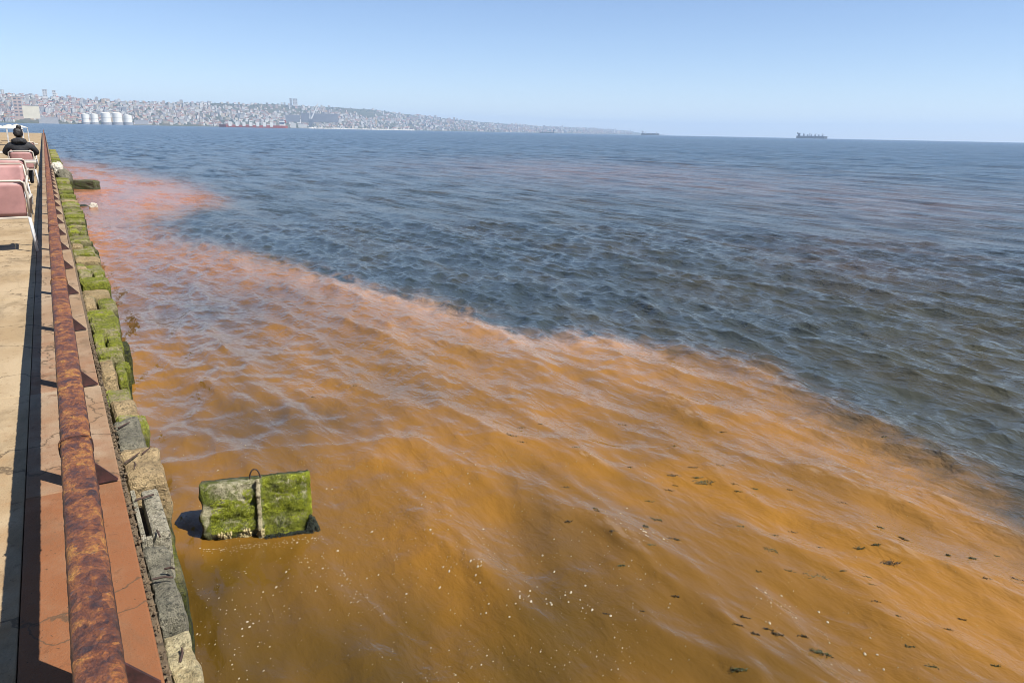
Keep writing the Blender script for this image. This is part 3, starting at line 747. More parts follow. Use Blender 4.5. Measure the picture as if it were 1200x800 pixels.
# ------------------------------------------------------------------ cafe chairs, tables and the guest
M_WHITE = simple('cream_plastic', (0.52, 0.46, 0.38), 0.45, 0.08, 5)
M_PINK = simple('salmon_panel', (0.44, 0.23, 0.215), 0.55, 0.10, 6)
M_STEEL = simple('pale_steel_tube', (0.55, 0.55, 0.55), 0.35, 0.1, 12)
def make_chair():
    """armchair facing +Y, origin on the ground under the seat"""
    ch = empty('cafe_chair')
    fr = MB()
    fr.box(-0.25, 0.25, -0.245, -0.215, 0.40, 0.43, bev=0.008).box(-0.25, 0.25, 0.20, 0.23, 0.40, 0.43, bev=0.008)
    fr.box(-0.25, -0.22, -0.215, 0.20, 0.40, 0.43, bev=0.008).box(0.22, 0.25, -0.215, 0.20, 0.40, 0.43, bev=0.008)
    fr.build('seat_frame', M_WHITE, ch)
    MB().box(-0.215, 0.215, -0.21, 0.195, 0.405, 0.44, bev=0.01).build('seat', M_PINK, ch)
    for sx in (-1, 1):
        MB().tube([(sx*0.235, 0.22, 0.42), (sx*0.27, 0.27, 0.012)], 0.014, 8).build('leg', M_STEEL, ch, True)
        MB().tube([(sx*0.235, -0.235, 0.42), (sx*0.265, -0.30, 0.012)], 0.014, 8).build('leg', M_STEEL, ch, True)
    bf = MB()
    ptsL = [(-0.24, -0.235, 0.42), (-0.25, -0.27, 0.66), (-0.235, -0.30, 0.83), (-0.2, -0.305, 0.855), (0.2, -0.305, 0.855), (0.235, -0.30, 0.83), (0.25, -0.27, 0.66), (0.24, -0.235, 0.42)]
    bf.tube(ptsL, 0.013, 8); bf.build('back_frame', M_WHITE, ch, True)
    V, Fc = [], []
    for j in range(9):
        for i in range(9):
            a, b = i/8*2-1, j/8
            bow = 0.03*(a*a-0.4)
            z = 0.435+b*0.40; yy = -0.232-0.068*b+bow*0.8
            V.append((a*(0.222+0.006*b), yy, z))
    for j in range(8):
        for i in range(8): Fc.append((j*9+i, j*9+i+1, (j+1)*9+i+1, (j+1)*9+i))
    bk = mesh_obj('backrest', V, Fc, M_PINK, ch, True)
    md = bk.modifiers.new('t', 'SOLIDIFY'); md.thickness = 0.012; md.offset = 0
    for sx in (-1, 1):
        MB().tube([(sx*0.248, -0.262, 0.645), (sx*0.275, -0.1, 0.66), (sx*0.285, 0.12, 0.655), (sx*0.28, 0.21, 0.62), (sx*0.255, 0.222, 0.42)], [0.018, 0.02, 0.02, 0.018, 0.014], 8).build('armrest', M_WHITE, ch, True)
    return ch
def make_table(w=0.76):
    t = empty('cafe_table')
    MB().box(-w/2, w/2, -w/2, w/2, 0.70, 0.735, bev=0.01).build('table_top', M_WHITE, t)
    MB().tube([(0, 0, 0.04), (0, 0, 0.70)], 0.03, 10).build('pedestal', M_STEEL, t, True)
    b = MB()
    for k in range(4):
        a = math.pi/4+k*math.pi/2
        b.tube([(0.02*math.cos(a), 0.02*math.sin(a), 0.05), (0.32*math.cos(a), 0.32*math.sin(a), 0.018)], [0.022, 0.015], 8)
    b.build('foot', M_STEEL, t, True)
    return t
CG = 'salmon and cream cafe chairs along the railing'
chA = make_chair(); chA.location = (-0.51, 10.5, 0); chA.rotation_euler = (0, 0, 0.02); chA.scale = (1, 1, 0.95)
tag(chA, 'salmon and cream armchair, back turned, standing alone on the bare concrete', 'chair', CG)
def place_chair(x, y, rz, label):
    c = copy_tree(chA); c.location = (x, y, 0); c.rotation_euler = (0, 0, rz); tag(c, label, 'chair', CG); return c
place_chair(-0.60, 14.2, math.pi-0.03, 'salmon and cream armchair facing the one with its back turned')
place_chair(-0.62, 16.6, 0.05, 'salmon and cream armchair pushed up to the white table')
chP = place_chair(-0.52, 21.2, 0.0, 'salmon and cream armchair that the person in black sits on')
place_chair(-0.62, 24.6, math.pi+0.1, 'salmon and cream armchair across the table from the person in black')
place_chair(-0.58, 31.0, 0.05, 'salmon and cream armchair at the far table by the railing')
tb = make_table(); tb.location = (-0.58, 17.6, 0); tag(tb, 'square white cafe table behind the back of the person in black', 'table', 'white cafe tables')
c = copy_tree(tb); c.location = (-0.66, 22.9, 0); tag(c, 'square white cafe table in front of the person in black', 'table', 'white cafe tables')
c = copy_tree(tb); c.location = (-0.62, 32.2, 0); tag(c, 'square white cafe table farther along the railing beside an empty armchair', 'table', 'white cafe tables')

def skin_body(name, pts, edges, mat, parent, root=0, sub=2, loc=None):
    """one continuous surface grown over joints: pts = [(x, y, z, rx, ry)]"""
    me = bpy.data.meshes.new(name); me.from_pydata([p[:3] for p in pts], edges, []); me.update()
    o = bpy.data.objects.new(name, me); col.objects.link(o)
    sk = o.modifiers.new('skin', 'SKIN'); sk.use_smooth_shade = True
    for v, p in zip(me.skin_vertices[0].data, pts): v.radius = (p[3], p[4]); v.use_root = False
    me.skin_vertices[0].data[root].use_root = True
    sb_ = o.modifiers.new('sub', 'SUBSURF'); sb_.levels = sub; sb_.render_levels = sub
    dg = bpy.context.evaluated_depsgraph_get(); dg.update()
    nm = bpy.data.meshes.new_from_object(o.evaluated_get(dg)); nm.name = name
    bpy.data.objects.remove(o)
    nm.materials.clear(); nm.materials.append(mat)
    nm.polygons.foreach_set('use_smooth', [True]*len(nm.polygons))
    n = link(bpy.data.objects.new(name, nm), parent)
    if loc: n.location = loc
    return n
def person():
    p = empty('person', (-0.52, 21.2, 0)); p.scale = (0.95, 1.0, 0.90); tag(p, 'person in black jacket with dark hair sitting with their back turned', 'person')
    cloth = simple('black_jacket', (0.012, 0.012, 0.016), 0.8, 0.4, 20, 0.4)
    skin = simple('skin', (0.42, 0.24, 0.17), 0.6, 0.1, 20)
    jeans = simple('dark_jeans', (0.02, 0.024, 0.035), 0.85, 0.3, 30)
    hair = simple('dark_hair', (0.012, 0.009, 0.008), 0.55, 0.4, 50, 0.5)
    pts = [(0, 0.0, 0.54, .17, .14), (0, -0.03, 0.72, .165, .125), (0, 0.0, 0.92, .19, .13), (0, 0.03, 1.06, .17, .11), (0, 0.06, 1.15, .075, .07), (0, 0.09, 1.23, .06, .06), (0, 0.11, 1.32, .082, .095), (0, 0.11, 1.42, .065, .08),
           (-.21, 0.02, 1.05, .085, .085), (-.34, 0.10, 0.86, .068, .068), (-.24, 0.34, 0.78, .05, .05), (-.2, 0.42, 0.77, .03, .04),
           (.21, 0.02, 1.05, .085, .085), (.34, 0.10, 0.86, .068, .068), (.24, 0.34, 0.78, .05, .05), (.2, 0.42, 0.77, .03, .04),
           (-.10, 0.08, 0.54, .10, .10), (-.13, 0.44, 0.53, .075, .075), (-.13, 0.47, 0.10, .05, .05), (-.13, 0.60, 0.05, .04, .04),
           (.10, 0.08, 0.54, .10, .10), (.13, 0.44, 0.53, .075, .075), (.13, 0.47, 0.10, .05, .05), (.13, 0.60, 0.05, .04, .04)]
    ed = [(0, 1), (1, 2), (2, 3), (3, 4), (4, 5), (5, 6), (6, 7), (3, 8), (8, 9), (9, 10), (10, 11), (3, 12), (12, 13), (13, 14), (14, 15), (0, 16), (16, 17), (17, 18), (18, 19), (0, 20), (20, 21), (21, 22), (22, 23)]
    b = skin_body('body', pts, ed, cloth, p)
    b.data.materials.append(skin); b.data.materials.append(jeans)
    for f in b.data.polygons:
        c_ = f.center
        if c_.z > 1.20 or (c_.y > 0.38 and c_.z > 0.70): f.material_index = 1
        elif c_.z < 0.62 and c_.y > 0.02: f.material_index = 2
    # five fingers on each hand, resting towards the table edge
    for sx in (-1, 1):
        hd = MB()
        for k in range(4):
            x = sx*0.2+(k-1.5)*0.019; L = (0.07, 0.08, 0.075, 0.06)[k]
            hd.tube([(x, 0.43, 0.775), (x, 0.43+L*0.6, 0.778), (x, 0.43+L, 0.765)], [0.009, 0.008, 0.006], 6)
        hd.tube([(sx*0.17, 0.41, 0.77), (sx*0.145, 0.445, 0.772), (sx*0.14, 0.475, 0.768)], [0.010, 0.009, 0.007], 6)
        hd.build('fingers', skin, p, True)
    # hair: cap over the back of the head with a loose knot
    me = rock_mesh(0.098, 0.112, 0.125, 7, 3, 0.012, 2.4); me.materials.append(hair)
    h = link(bpy.data.objects.new('hair', me), p); h.location = (0, 0.075, 1.355)
    me = rock_mesh(0.055, 0.05, 0.055, 5, 9, 0.012, 2.2); me.materials.append(hair)
    k_ = link(bpy.data.objects.new('hair_knot', me), h); k_.location = (0.03, -0.03, 0.135)
    me = rock_mesh(0.014, 0.022, 0.016, 2, 5, 0.001, 2.2); me.materials.append(skin)
    ns = link(bpy.data.objects.new('nose', me), p); ns.location = (0, 0.208, 1.325)
    for sx in (-1, 1):
        me = rock_mesh(0.010, 0.020, 0.030, 3, 6, 0.002, 2.2); me.materials.append(skin)
        link(bpy.data.objects.new('ear', me), p).location = (sx*0.099, 0.10, 1.33)
        me = rock_mesh(0.013, 0.006, 0.008, 2, 4, 0.0, 2.2); me.materials.append(hair)
        link(bpy.data.objects.new('eye', me), p).location = (sx*0.033, 0.198, 1.345)
    me = rock_mesh(0.024, 0.006, 0.006, 2, 4, 0.0, 2.2); me.materials.append(M_PINK)
    link(bpy.data.objects.new('mouth', me), p).location = (0, 0.196, 1.285)
    # collar / hood lying on the shoulders
    me = rock_mesh(0.16, 0.09, 0.075, 6, 12, 0.02, 2.6); me.materials.append(cloth)
    hd = link(bpy.data.objects.new('hood', me), p); hd.location = (0, -0.03, 1.15)
person()

# low pavilion and canopies at the far end of the promenade
def px_box(px0, px1, py_top, D, zbase, depth):
    a, b = at_dist(px0, 146, D), at_dist(px1, 146, D); t = at_dist((px0+px1)/2, py_top, D)
    return a, b, t.z
M_CREAMW = simple('cream_render', (0.60, 0.53, 0.38), 0.9, 0.12, 0.6)
M_GREYR = simple('grey_roofing', (0.30, 0.31, 0.33), 0.85, 0.15, 0.5)
M_GLASSD = simple('dark_window', (0.03, 0.04, 0.05), 0.2, 0.2, 1)
def kiosk():
    k = empty('pavilion', (-7.5, 78, 0)); tag(k, 'low cream seaside pavilion with a flat grey roof beside the promenade', 'pavilion')
    MB().box(-4.6, 3.4, 0, 6, -1.9, 1.75).build('wall', M_CREAMW, k)
    MB().box(-4.9, 3.7, -0.4, 6.4, 1.75, 2.0).build('roof', M_GREYR, k)
    for i in range(4): MB().box(-4.2+i*1.9, -2.9+i*1.9, -0.05, -0.003, 0.4, 1.35).build('window', M_GLASSD, k)
kiosk()
M_CANVAS = simple('white_canvas', (0.75, 0.74, 0.7), 0.9, 0.06, 2)
def stall(x, y, lab):
    k = empty('canopy', (x, y, 0)); tag(k, lab, 'canopy', 'white canopies over the far cafe tables')
    MB().prism([(-0.75, 1.05), (0.75, 1.05), (0.0, 1.32)], 'y', -0.8, 0.8).build('canvas', M_CANVAS, k)
    for sx in (-.7, .7):
        for sy in (-.72, .72): MB().tube([(sx, sy, 0), (sx, sy, 1.06)], 0.025, 6).build('leg', M_STEEL, k)
stall(-1.9, 60, 'low white canopy on four poles nearest the cafe tables'); stall(-3.0, 67, 'low white canopy on four poles halfway to the pavilion'); stall(-1.8, 73, 'low white canopy on four poles in front of the pavilion')

# ------------------------------------------------------------------ far shore
DIST = lambda px: float(np.interp(px, [-120, 0, 150, 300, 450, 600, 700, 780], [3000, 3200, 3600, 4200, 5200, 6600, 8000, 9600]))
RIDGE = lambda px: float(np.interp(px, [-120, 0, 30, 60, 100, 160, 200, 260, 330, 360, 400, 440, 470, 520, 560, 600, 640, 690, 725, 750, 785],
                                   [106, 110.5, 113, 115, 117, 120, 121.5, 121.5, 123, 125, 126.5, 129, 133.5, 139, 143, 146, 148.5, 150.5, 153, 155.8, 158.6]))
def ground(px, t):
    """point of the hillside: t = 0 at the shore, 1 on the ridge"""
    D = DIST(px); Dr = D*(1+0.36*t)
    zr = at_dist(px, RIDGE(px), D*1.36).z
    prof = 0.02+0.98*max(0.0, (t-0.06)/0.94)**1.05
    d = ray(px, 150); L = math.hypot(d.x, d.y)
    X, Y = d.x/L*Dr, d.y/L*Dr
    nz = mnoise.noise(Vector((X/500, Y/500, 0)))*0.11+mnoise.noise(Vector((X/180, Y/180, 4)))*0.04
    fade = min(1.0, t*5)*(1.0-max(0, t-0.85)/0.15*0.75)
    z = SEA+1.2+max(0.0, (zr-SEA)*(prof+nz*fade*prof**0.5))
    return Vector((X, Y, z))
def hills():
    cols = list(np.arange(-120, 786, 3.0)); ts = [-0.02, 0.0]+list(np.linspace(0.02, 1.0, 34))+[1.08, 1.25]
    V, Fc = [], []
    for px in cols:
        for t in ts:
            if t < 0: g = ground(px, 0); g = Vector((g.x*0.994, g.y*0.994, SEA-3))
            elif t > 1:
                g = ground(px, 1.0); k = (1+0.36*t)/1.36; g = Vector((g.x*k, g.y*k, SEA+(g.z-SEA)*(0.96 if t < 1.1 else 0.5)))
            else: g = ground(px, t)
            V.append(g)
    n = len(ts)
    for i in range(len(cols)-1):
        for j in range(n-1): Fc.append((i*n+j, (i+1)*n+j, (i+1)*n+j+1, i*n+j+1))
    t = NT('hillside'); g = t.geo()
    n1 = t.noise(g, 0.006, 5, 0.6); n2 = t.noise(g, 0.04, 4, 0.65)
    base = t.mix(t.rng(n1, 0.4, 0.6), (0.075, 0.08, 0.045), (0.13, 0.11, 0.07))
    base = t.mix(t.rng(n2, 0.45, 0.62, 0, 0.8), base, (0.045, 0.06, 0.03))
    o = mesh_obj('hills', V, Fc, t.setp(base, 0.95, spec=0.1), smooth=True); o['kind'] = 'structure'
hills()

# houses: about 300 that show largest as things, the rest of the town as one mass
PAL = {'white': (0.58, 0.57, 0.54), 'cream': (0.50, 0.44, 0.34), 'pinkish': (0.44, 0.33, 0.28), 'grey': (0.34, 0.34, 0.35), 'ochre': (0.45, 0.32, 0.18)}
ROOFS = {'red_tiled': (0.32, 0.12, 0.075), 'flat_grey': (0.30, 0.30, 0.31)}
MW = {k: simple('house_'+k, v, 0.9, 0.08, 0.2) for k, v in PAL.items()}
MR = {k: simple('roof_'+k, v, 0.9, 0.15, 0.3) for k, v in ROOFS.items()}
M_WIN = simple('house_window', (0.10, 0.11, 0.13), 0.4, 0.2, 0.3)
def house_geo(w, d, h, roof, mb=None, base=Vector((0, 0, 0)), rz=0.0, win=True, wi=0, ri=1):
    """walls with window bands and a hip or flat roof"""
    mb = mb or MB(); c, s = math.cos(rz), math.sin(rz)
    k0 = len(mb.v)
    mb.box(-w/2, w/2, -d/2, d/2, -7, h, wi)
    if roof == 'red_tiled':
        o = 0.5; rh = min(w, d)*0.22; rl = max(0.0, (w-d)/2)
        vs_ = [(-w/2-o, -d/2-o, h+.01), (w/2+o, -d/2-o, h+.01), (w/2+o, d/2+o, h+.01), (-w/2-o, d/2+o, h+.01), (-rl, 0, h+rh), (rl, 0, h+rh)]
        mb.add(vs_, [(0, 1, 5, 4), (1, 2, 5), (2, 3, 4, 5), (3, 0, 4), (0, 3, 2, 1)], ri)
    else:
        mb.box(-w/2-.3, w/2+.3, -d/2-.3, d/2+.3, h+.01, h+0.9, ri)
        mb.box(-w*.12, w*.12, -d*.15, d*.15, h+.9, h+3.2, wi)
    if win:
        nf = max(1, int(h//3.2)); nc = max(2, int(w//4))
        for f in range(nf):
            for q in range(nc):
                x = -w/2+(q+.5)*w/nc
                mb.box(x-w/nc*.27, x+w/nc*.27, -d/2-.12, -d/2-.02, h-2.6-f*3.2, h-1.0-f*3.2, 2)
    for v in mb.v[k0:]:
        x, y_ = v.x*c-v.y*s, v.x*s+v.y*c
        v.x, v.y, v.z = x+base.x, y_+base.y, v.z+base.z
    return mb
def face_cam(p): return math.atan2(p.x, p.y)*-1.0
r = random.Random(77); spots = []
for _ in range(7000):
    px = r.uniform(-70, 742); t = r.random()**0.9
    g = ground(px, 0.015+t*0.985)
    dens = 0.62+0.9*mnoise.noise(Vector((g.x/420, g.y/420, 9)))-(0.30 if t > .82 and px > 60 else 0)-(0.25 if 380 < px < 440 and t > .45 else 0)
    if r.random() > dens: continue
    tall = r.random() < 0.12
    w = r.uniform(9, 20)*(1+0.35*(px > 450)); d = r.uniform(9, 14); h = r.uniform(15, 25) if tall else r.uniform(6, 13)
    kind = r.choices(list(PAL), [7, 3.0, 1.8, 1.6, 0.5])[0]; roof = 'red_tiled' if (r.random() < .5 and not tall) else 'flat_grey'
    spots.append((w*h/(g.x**2+g.y**2), g, w, d, h, kind, roof, tall, face_cam(g)+r.uniform(-.5, .5), px, t))
spots = [s for s in spots if not (18 < s[9] < 50 and s[10] < .12)]
spots.sort(key=lambda s: -s[0])
NAMES = {'white': 'white', 'cream': 'cream', 'pinkish': 'pinkish', 'grey': 'grey', 'ochre': 'ochre'}
cnt = {}
near_n = 290
for s in spots[:near_n]:
    _, g, w, d, h, kind, roof, tall, rz, px, t = s
    nmx = 'apartment_block' if tall else 'house'
    o = house_geo(w, d, h, roof).build(nmx, [MW[kind], MR[roof], M_WIN], loc=g)
    o.rotation_euler = (0, 0, rz)
    rf = 'red-roofed' if roof == 'red_tiled' else 'flat-roofed'
    hgt = 'near the shore' if t < .30 else 'halfway up the slope' if t < .68 else 'near the ridge'
    whr = ('by the cream hall' if px < 75 else 'above the white tanks' if px < 160 else 'between the tanks and the red ship' if px < 255 else 'behind the red ship' if px < 337
           else 'behind the dark warehouses' if px < 400 else 'beyond the breakwater' if px < 500 else 'on the low headland')
    what = 'tall %s %s apartment block' % (NAMES[kind], rf) if tall else 'small %s %s house' % (NAMES[kind], rf)
    tag(o, '%s %s %s' % (what, hgt, whr), 'apartment block' if tall else 'house', '%ss %s %s' % (what, hgt, whr))
mb = MB(); keys = list(PAL)+list(ROOFS)
for s in spots[near_n:]:
    _, g, w, d, h, kind, roof, tall, rz, px, t = s
    house_geo(w, d, h, roof, mb, g, rz, False, keys.index(kind), keys.index(roof))
town = mesh_obj('far_town', mb.v, mb.f, [MW[k] for k in PAL]+[MR[k] for k in ROOFS])
town.data.polygons.foreach_set('material_index', mb.mi)
tag(town, 'dense mass of tiny pale houses covering the hillside across the bay', 'town', kind='stuff')
# clumps of far trees between the houses
V, Fc = [], []
r = random.Random(9)
for _ in range(2600):
    px = r.uniform(-80, 750); t = r.random()
    g = ground(px, t)
    if mnoise.noise(Vector((g.x/300, g.y/300, 3))) < -0.05 and t < .85: continue
    s = r.uniform(4, 9); b = len(V)
    for dx, dy, dz in ((1, 0, .3), (-.9, .2, .4), (0, 1, .35), (.1, -1, .3), (.1, .1, 1.2), (.5, -.5, .9), (-.5, .4, 1.0)):
        V.append(g+Vector((dx*s*r.uniform(.7, 1.3), dy*s*r.uniform(.7, 1.3), dz*s-1)))
    Fc += [(b+a_, b+c_, b+d_) for a_, c_, d_ in ((0, 2, 4), (2, 1, 6), (1, 3, 4), (3, 0, 5), (4, 5, 0), (6, 4, 2), (1, 4, 6), (3, 5, 4))]
o = mesh_obj('far_trees', V, Fc, simple('far_foliage', (0.05, 0.07, 0.03), 0.95, 0.3, 0.05)); tag(o, 'scattered dark trees between the houses on the far hillside', 'trees', kind='stuff')

def far(px0, px1, py0, py1, D, depth, name, label, cat, wallmat, roof='flat_grey', win=True, group=None):
    """a building whose front spans these directions at distance D, standing on the ground there"""
    a, b = at_dist(px0, 146, D), at_dist(px1, 146, D); c = (a+b)/2
    top = at_dist((px0+px1)/2, py0, D).z; bot = at_dist((px0+px1)/2, py1, D).z
    w = (b-a).length; e = empty(name, (c.x, c.y, bot), face_cam(c)); tag(e, label, cat, group)
    h = top-bot
    MB().box(-w/2, w/2, 0, depth, -8, h).build('wall', wallmat, e)
    if roof == 'red_tiled':
        MB().prism([(-1, h+.01), (depth+1, h+.01), (depth/2, h+depth*.2)], 'x', -w/2-1, w/2+1).build('roof', MR[roof], e)
    else: MB().box(-w/2-.5, w/2+.5, -.5, depth+.5, h+.01, h+1.3).build('roof', MR[roof], e)
    if win:
        nf = max(1, int(h//9)); nc = max(2, int(w//9))
        for f in range(nf):
            for q in range(nc):
                x = -w/2+(q+.5)*w/nc
                MB().box(x-w/nc*.3, x+w/nc*.3, -.25, -.03, h*(f+.3)/nf, h*(f+.72)/nf).build('window', M_WIN, e)
    return e
far(29, 48.5, 124, 136, 2900, 40, 'hall_building', 'large cream hall building at the shore beside the pinkish tower block', 'building', simple('pale_cream', (0.66, 0.60, 0.45), 0.9, 0.06, .05), win=False)
far(19, 29.5, 114, 137, 3000, 24, 'tower_block', 'tall pinkish tower block standing behind the large cream hall', 'building', MW['pinkish'])
far(55, 60.5, 105.5, 113.5, 4290, 24, 'ridge_tower', 'white tower block on the ridge with two window bands, wider of the pair', 'building', MW['white'])
far(66.5, 70.5, 106.5, 114, 4300, 24, 'ridge_tower', 'slim white tower block on the ridge beside the wider one', 'building', MW['white'])
far(341, 343.5, 115.5, 124, 5800, 20, 'ridge_tower', 'slim dark grey tower on the ridge next to a square white one', 'building', MW['grey'])
far(344.5, 350, 116, 123, 5850, 26, 'ridge_tower', 'square white block on the ridge next to a slim grey tower', 'building', MW['white'])
far(335, 352, 135, 141, 4150, 50, 'warehouse', 'short dark blue grey harbour warehouse behind the red cargo ship', 'warehouse', simple('blue_grey_cladding', (0.21, 0.225, 0.26), 0.8, 0.1, .02), win=False)
far(353, 396, 133.5, 141.5, 4150, 60, 'warehouse', 'long dark blue grey harbour warehouse beside the crane', 'warehouse', simple('slate_cladding', (0.19, 0.205, 0.24), 0.8, 0.1, .02), 'flat_grey', False)
far(340.5, 347, 144.5, 148, 4000, 20, 'harbour_shed', 'small white quayside shed beside the red cargo ship', 'shed', MW['white'], win=False)
far(349.5, 360, 145.4, 148, 4000, 20, 'harbour_shed', 'long white quayside shed below the dark warehouses', 'shed', MW['white'], win=False)
far(158, 174, 141, 143.8, 3550, 20, 'quay_shed', 'long low grey shed on the shore next to the white tanks', 'shed', MW['grey'], win=False)
far(46, 69, 137.5, 142.8, 3050, 30, 'quay_shed', 'low dark shed on the shore between the cream hall and the tanks', 'shed', MW['grey'], 'flat_grey', False)

M_TANK = simple('white_tank', (0.78, 0.77, 0.72), 0.6, 0.05, .05)
M_BAND = simple('tank_band', (0.45, 0.45, 0.42), 0.7, 0.1, .05)
TL = ['white storage tank at the end of the row nearest the low dark shed', 'white storage tank second in the row from the low dark shed', 'tall white storage tank in the middle of the row of five', 'tall white storage tank second in the row from the grey shed', 'low white storage tank at the end of the row nearest the grey shed']
for (p0, p1, ty), lab in zip(((96.5, 105.5, 134.2), (107, 116, 134.2), (119.5, 131, 132.6), (132.5, 144, 132.8), (145.5, 155.5, 135.6)), TL):
    D = 3420; a, b = at_dist(p0, 146, D), at_dist(p1, 146, D); c = (a+b)/2; rad = (b-a).length/2
    bot = at_dist((p0+p1)/2, 143.4, D).z; h = at_dist((p0+p1)/2, ty, D).z-bot
    e = empty('storage_tank', (c.x, c.y, bot)); tag(e, lab, 'storage tank', 'white storage tanks on the shore')
    n = 28; pts = [(rad*math.cos(2*math.pi*k/n), rad*math.sin(2*math.pi*k/n)) for k in range(n)]
    MB().prism(pts, 'z', -0.5, h).build('shell', M_TANK, e)
    MB().prism([(x*1.16, y_*1.16) for x, y_ in pts], 'z', -16, 0).build('bund_wall', M_GREYR, e)
    V = [(x*1.01, y_*1.01, h+.02) for x, y_ in pts]+[(x*.5, y_*.5, h+rad*.16) for x, y_ in pts]+[(0, 0, h+rad*.22)]
    Fc = [(k, (k+1) % n, (k+1) % n+n, k+n) for k in range(n)]+[(k+n, (k+1) % n+n, 2*n) for k in range(n)]
    mesh_obj('roof', V, Fc, M_TANK, e)
    MB().prism([(x*1.012, y_*1.012) for x, y_ in pts], 'z', h*.46, h*.50).build('girder', M_BAND, e)

# ------------------------------------------------------------------ ships, crane, breakwater
def ship(px0, px1, D, hull_h, label, hull_mat, upper_mat, cranes=4, bridge='left', hatches=0, red=None, bh=14):
    a, b = at_dist(px0, 150, D), at_dist(px1, 150, D); c = (a+b)/2; L = (b-a).length; B = L*0.14
    e = empty('cargo_ship', (c.x, c.y, SEA), face_cam(c)); tag(e, label, 'ship')
    s = -1 if bridge == 'left' else 1
    out = [(-L/2, -B*.35), (-L*.46, -B/2), (L*.40, -B/2), (L*.5, 0), (L*.40, B/2), (-L*.46, B/2), (-L/2, B*.35)]
    out = [(-s*x, y_) for x, y_ in out]
    MB().prism(out, 'z', -2, hull_h).build('hull', hull_mat, e)
    MB().prism([(x*1.002, y_*1.01) for x, y_ in out], 'z', -1.9, hull_h*.22).build('waterline_band', red or hull_mat, e)
    MB().box(-L*.04, L*.04, -B*.42, B*.42, hull_h+.05, hull_h+bh).box(-L*.045, L*.045, -B*.55, B*.55, hull_h+bh*.8, hull_h+bh*.92).build('bridge', upper_mat, e).location = (s*L*.42, 0, 0)
    MB().box(-L*.014, L*.014, -B*.12, B*.12, hull_h+bh*.6, hull_h+bh*1.25).build('funnel', hull_mat, e).location = (s*L*.47, 0, 0)
    for k in range(cranes):
        x = s*L*(.28-.60*k/max(1, cranes-1))
        MB().tube([(x, 0, hull_h), (x, 0, hull_h+bh*.95)], L*.007, 6).tube([(x, 0, hull_h+bh*.8), (x-s*L*.08, 0, hull_h+bh*.55)], L*.004, 5).build('derrick', upper_mat, e)
    for k in range(hatches):
        x = L*(-.34+.60*k/max(1, hatches-1))*-s*-1
        MB().box(x-L*.022, x+L*.022, -B*.53, B*.4, hull_h*.45, hull_h+L*.045).build('hatch', upper_mat, e)
    return e
M_HULLD = simple('dark_hull', (0.035, 0.045, 0.06), 0.6, 0.15, .05)
M_HULLR = simple('red_hull', (0.30, 0.055, 0.035), 0.6, 0.15, .05)
M_UPPER = simple('white_superstructure', (0.72, 0.72, 0.7), 0.5, 0.06, .1)
M_DULL = simple('dull_deck_gear', (0.14, 0.16, 0.19), 0.6, 0.1, .1)
ship(934.5, 971, 4600, 14, 'dark bulk carrier with deck cranes alone on the open horizon', M_HULLD, M_DULL, 4, 'left', 6, bh=15)
ship(752, 773, 5200, 13, 'small dark cargo ship off the low tip of the headland', M_HULLD, M_UPPER, 2, 'left', 3, bh=13)
ship(633, 650, 5600, 9, 'little dark coaster close under the wooded shore', simple('green_hull', (0.03, 0.06, 0.06), 0.6, .1, .05), M_DULL, 2, 'right', 2, bh=16)
ship(257, 337, 3000, 9, 'long red cargo ship with white hatches moored off the town', M_HULLR, M_UPPER, 0, 'right', 7, M_HULLR, bh=16)
cr = at_dist(364, 146, 4050)
e = empty('harbour_crane', (cr.x, cr.y, SEA+2), face_cam(cr)); tag(e, 'tall harbour crane with a white slanted boom behind the quayside sheds', 'crane')
u = (at_dist(374, 146, 4050)-cr).length
MB().box(-9, 9, -9, 9, -4, 32).build('tower', M_DULL, e)
MB().box(-11, 11, -10, 10, 32, 46).build('cab', M_DULL, e)
zt = at_dist(374, 121.5, 4050).z-SEA-2
MB().tube([(4, 0, 44), (u, 0, zt)], [4.5, 2.5], 4).build('boom', M_UPPER, e)
MB().tube([(-2, 0, 46), (0, 0, 86)], [3.5, 1.8], 4).build('mast', M_UPPER, e)
MB().tube([(0, 0, 86), (u*.9, 0, zt*.96)], 1.0, 4).build('stay', M_UPPER, e)
bwp = [at_dist(px, 150, d_) for px, d_ in ((362, 3700), (400, 3800), (440, 4000), (485, 4300))]
e = empty('breakwater', (bwp[0].x, bwp[0].y, SEA)); tag(e, 'long low breakwater of pale rocks in front of the far shore', 'breakwater')
r = random.Random(3); V, Fc = [], []
for i in range(170):
    t = i/169*3; k = min(2, int(t)); p = bwp[k].lerp(bwp[k+1], t-k)-Vector((bwp[0].x, bwp[0].y, 0))
    s = r.uniform(5, 9); b = len(V)
    for dx, dy, dz in ((1, 0, 0), (-1, 0, 0), (0, 1, 0), (0, -1, 0), (0, 0, 1), (0, 0, -1)):
        V.append(Vector((p.x+dx*s*r.uniform(.8, 1.6), p.y+dy*s*r.uniform(.8, 1.6), dz*s*r.uniform(.5, 1)+.5)))
    Fc += [(b+a_, b+c_, b+d_) for a_, c_, d_ in ((0, 2, 4), (2, 1, 4), (1, 3, 4), (3, 0, 4), (2, 0, 5), (1, 2, 5), (3, 1, 5), (0, 3, 5))]
o = mesh_obj('rocks', V, Fc, simple('pale_armour_rock', (0.5, 0.48, 0.44), 0.9, 0.25, .1), e); o['kind'] = 'stuff'

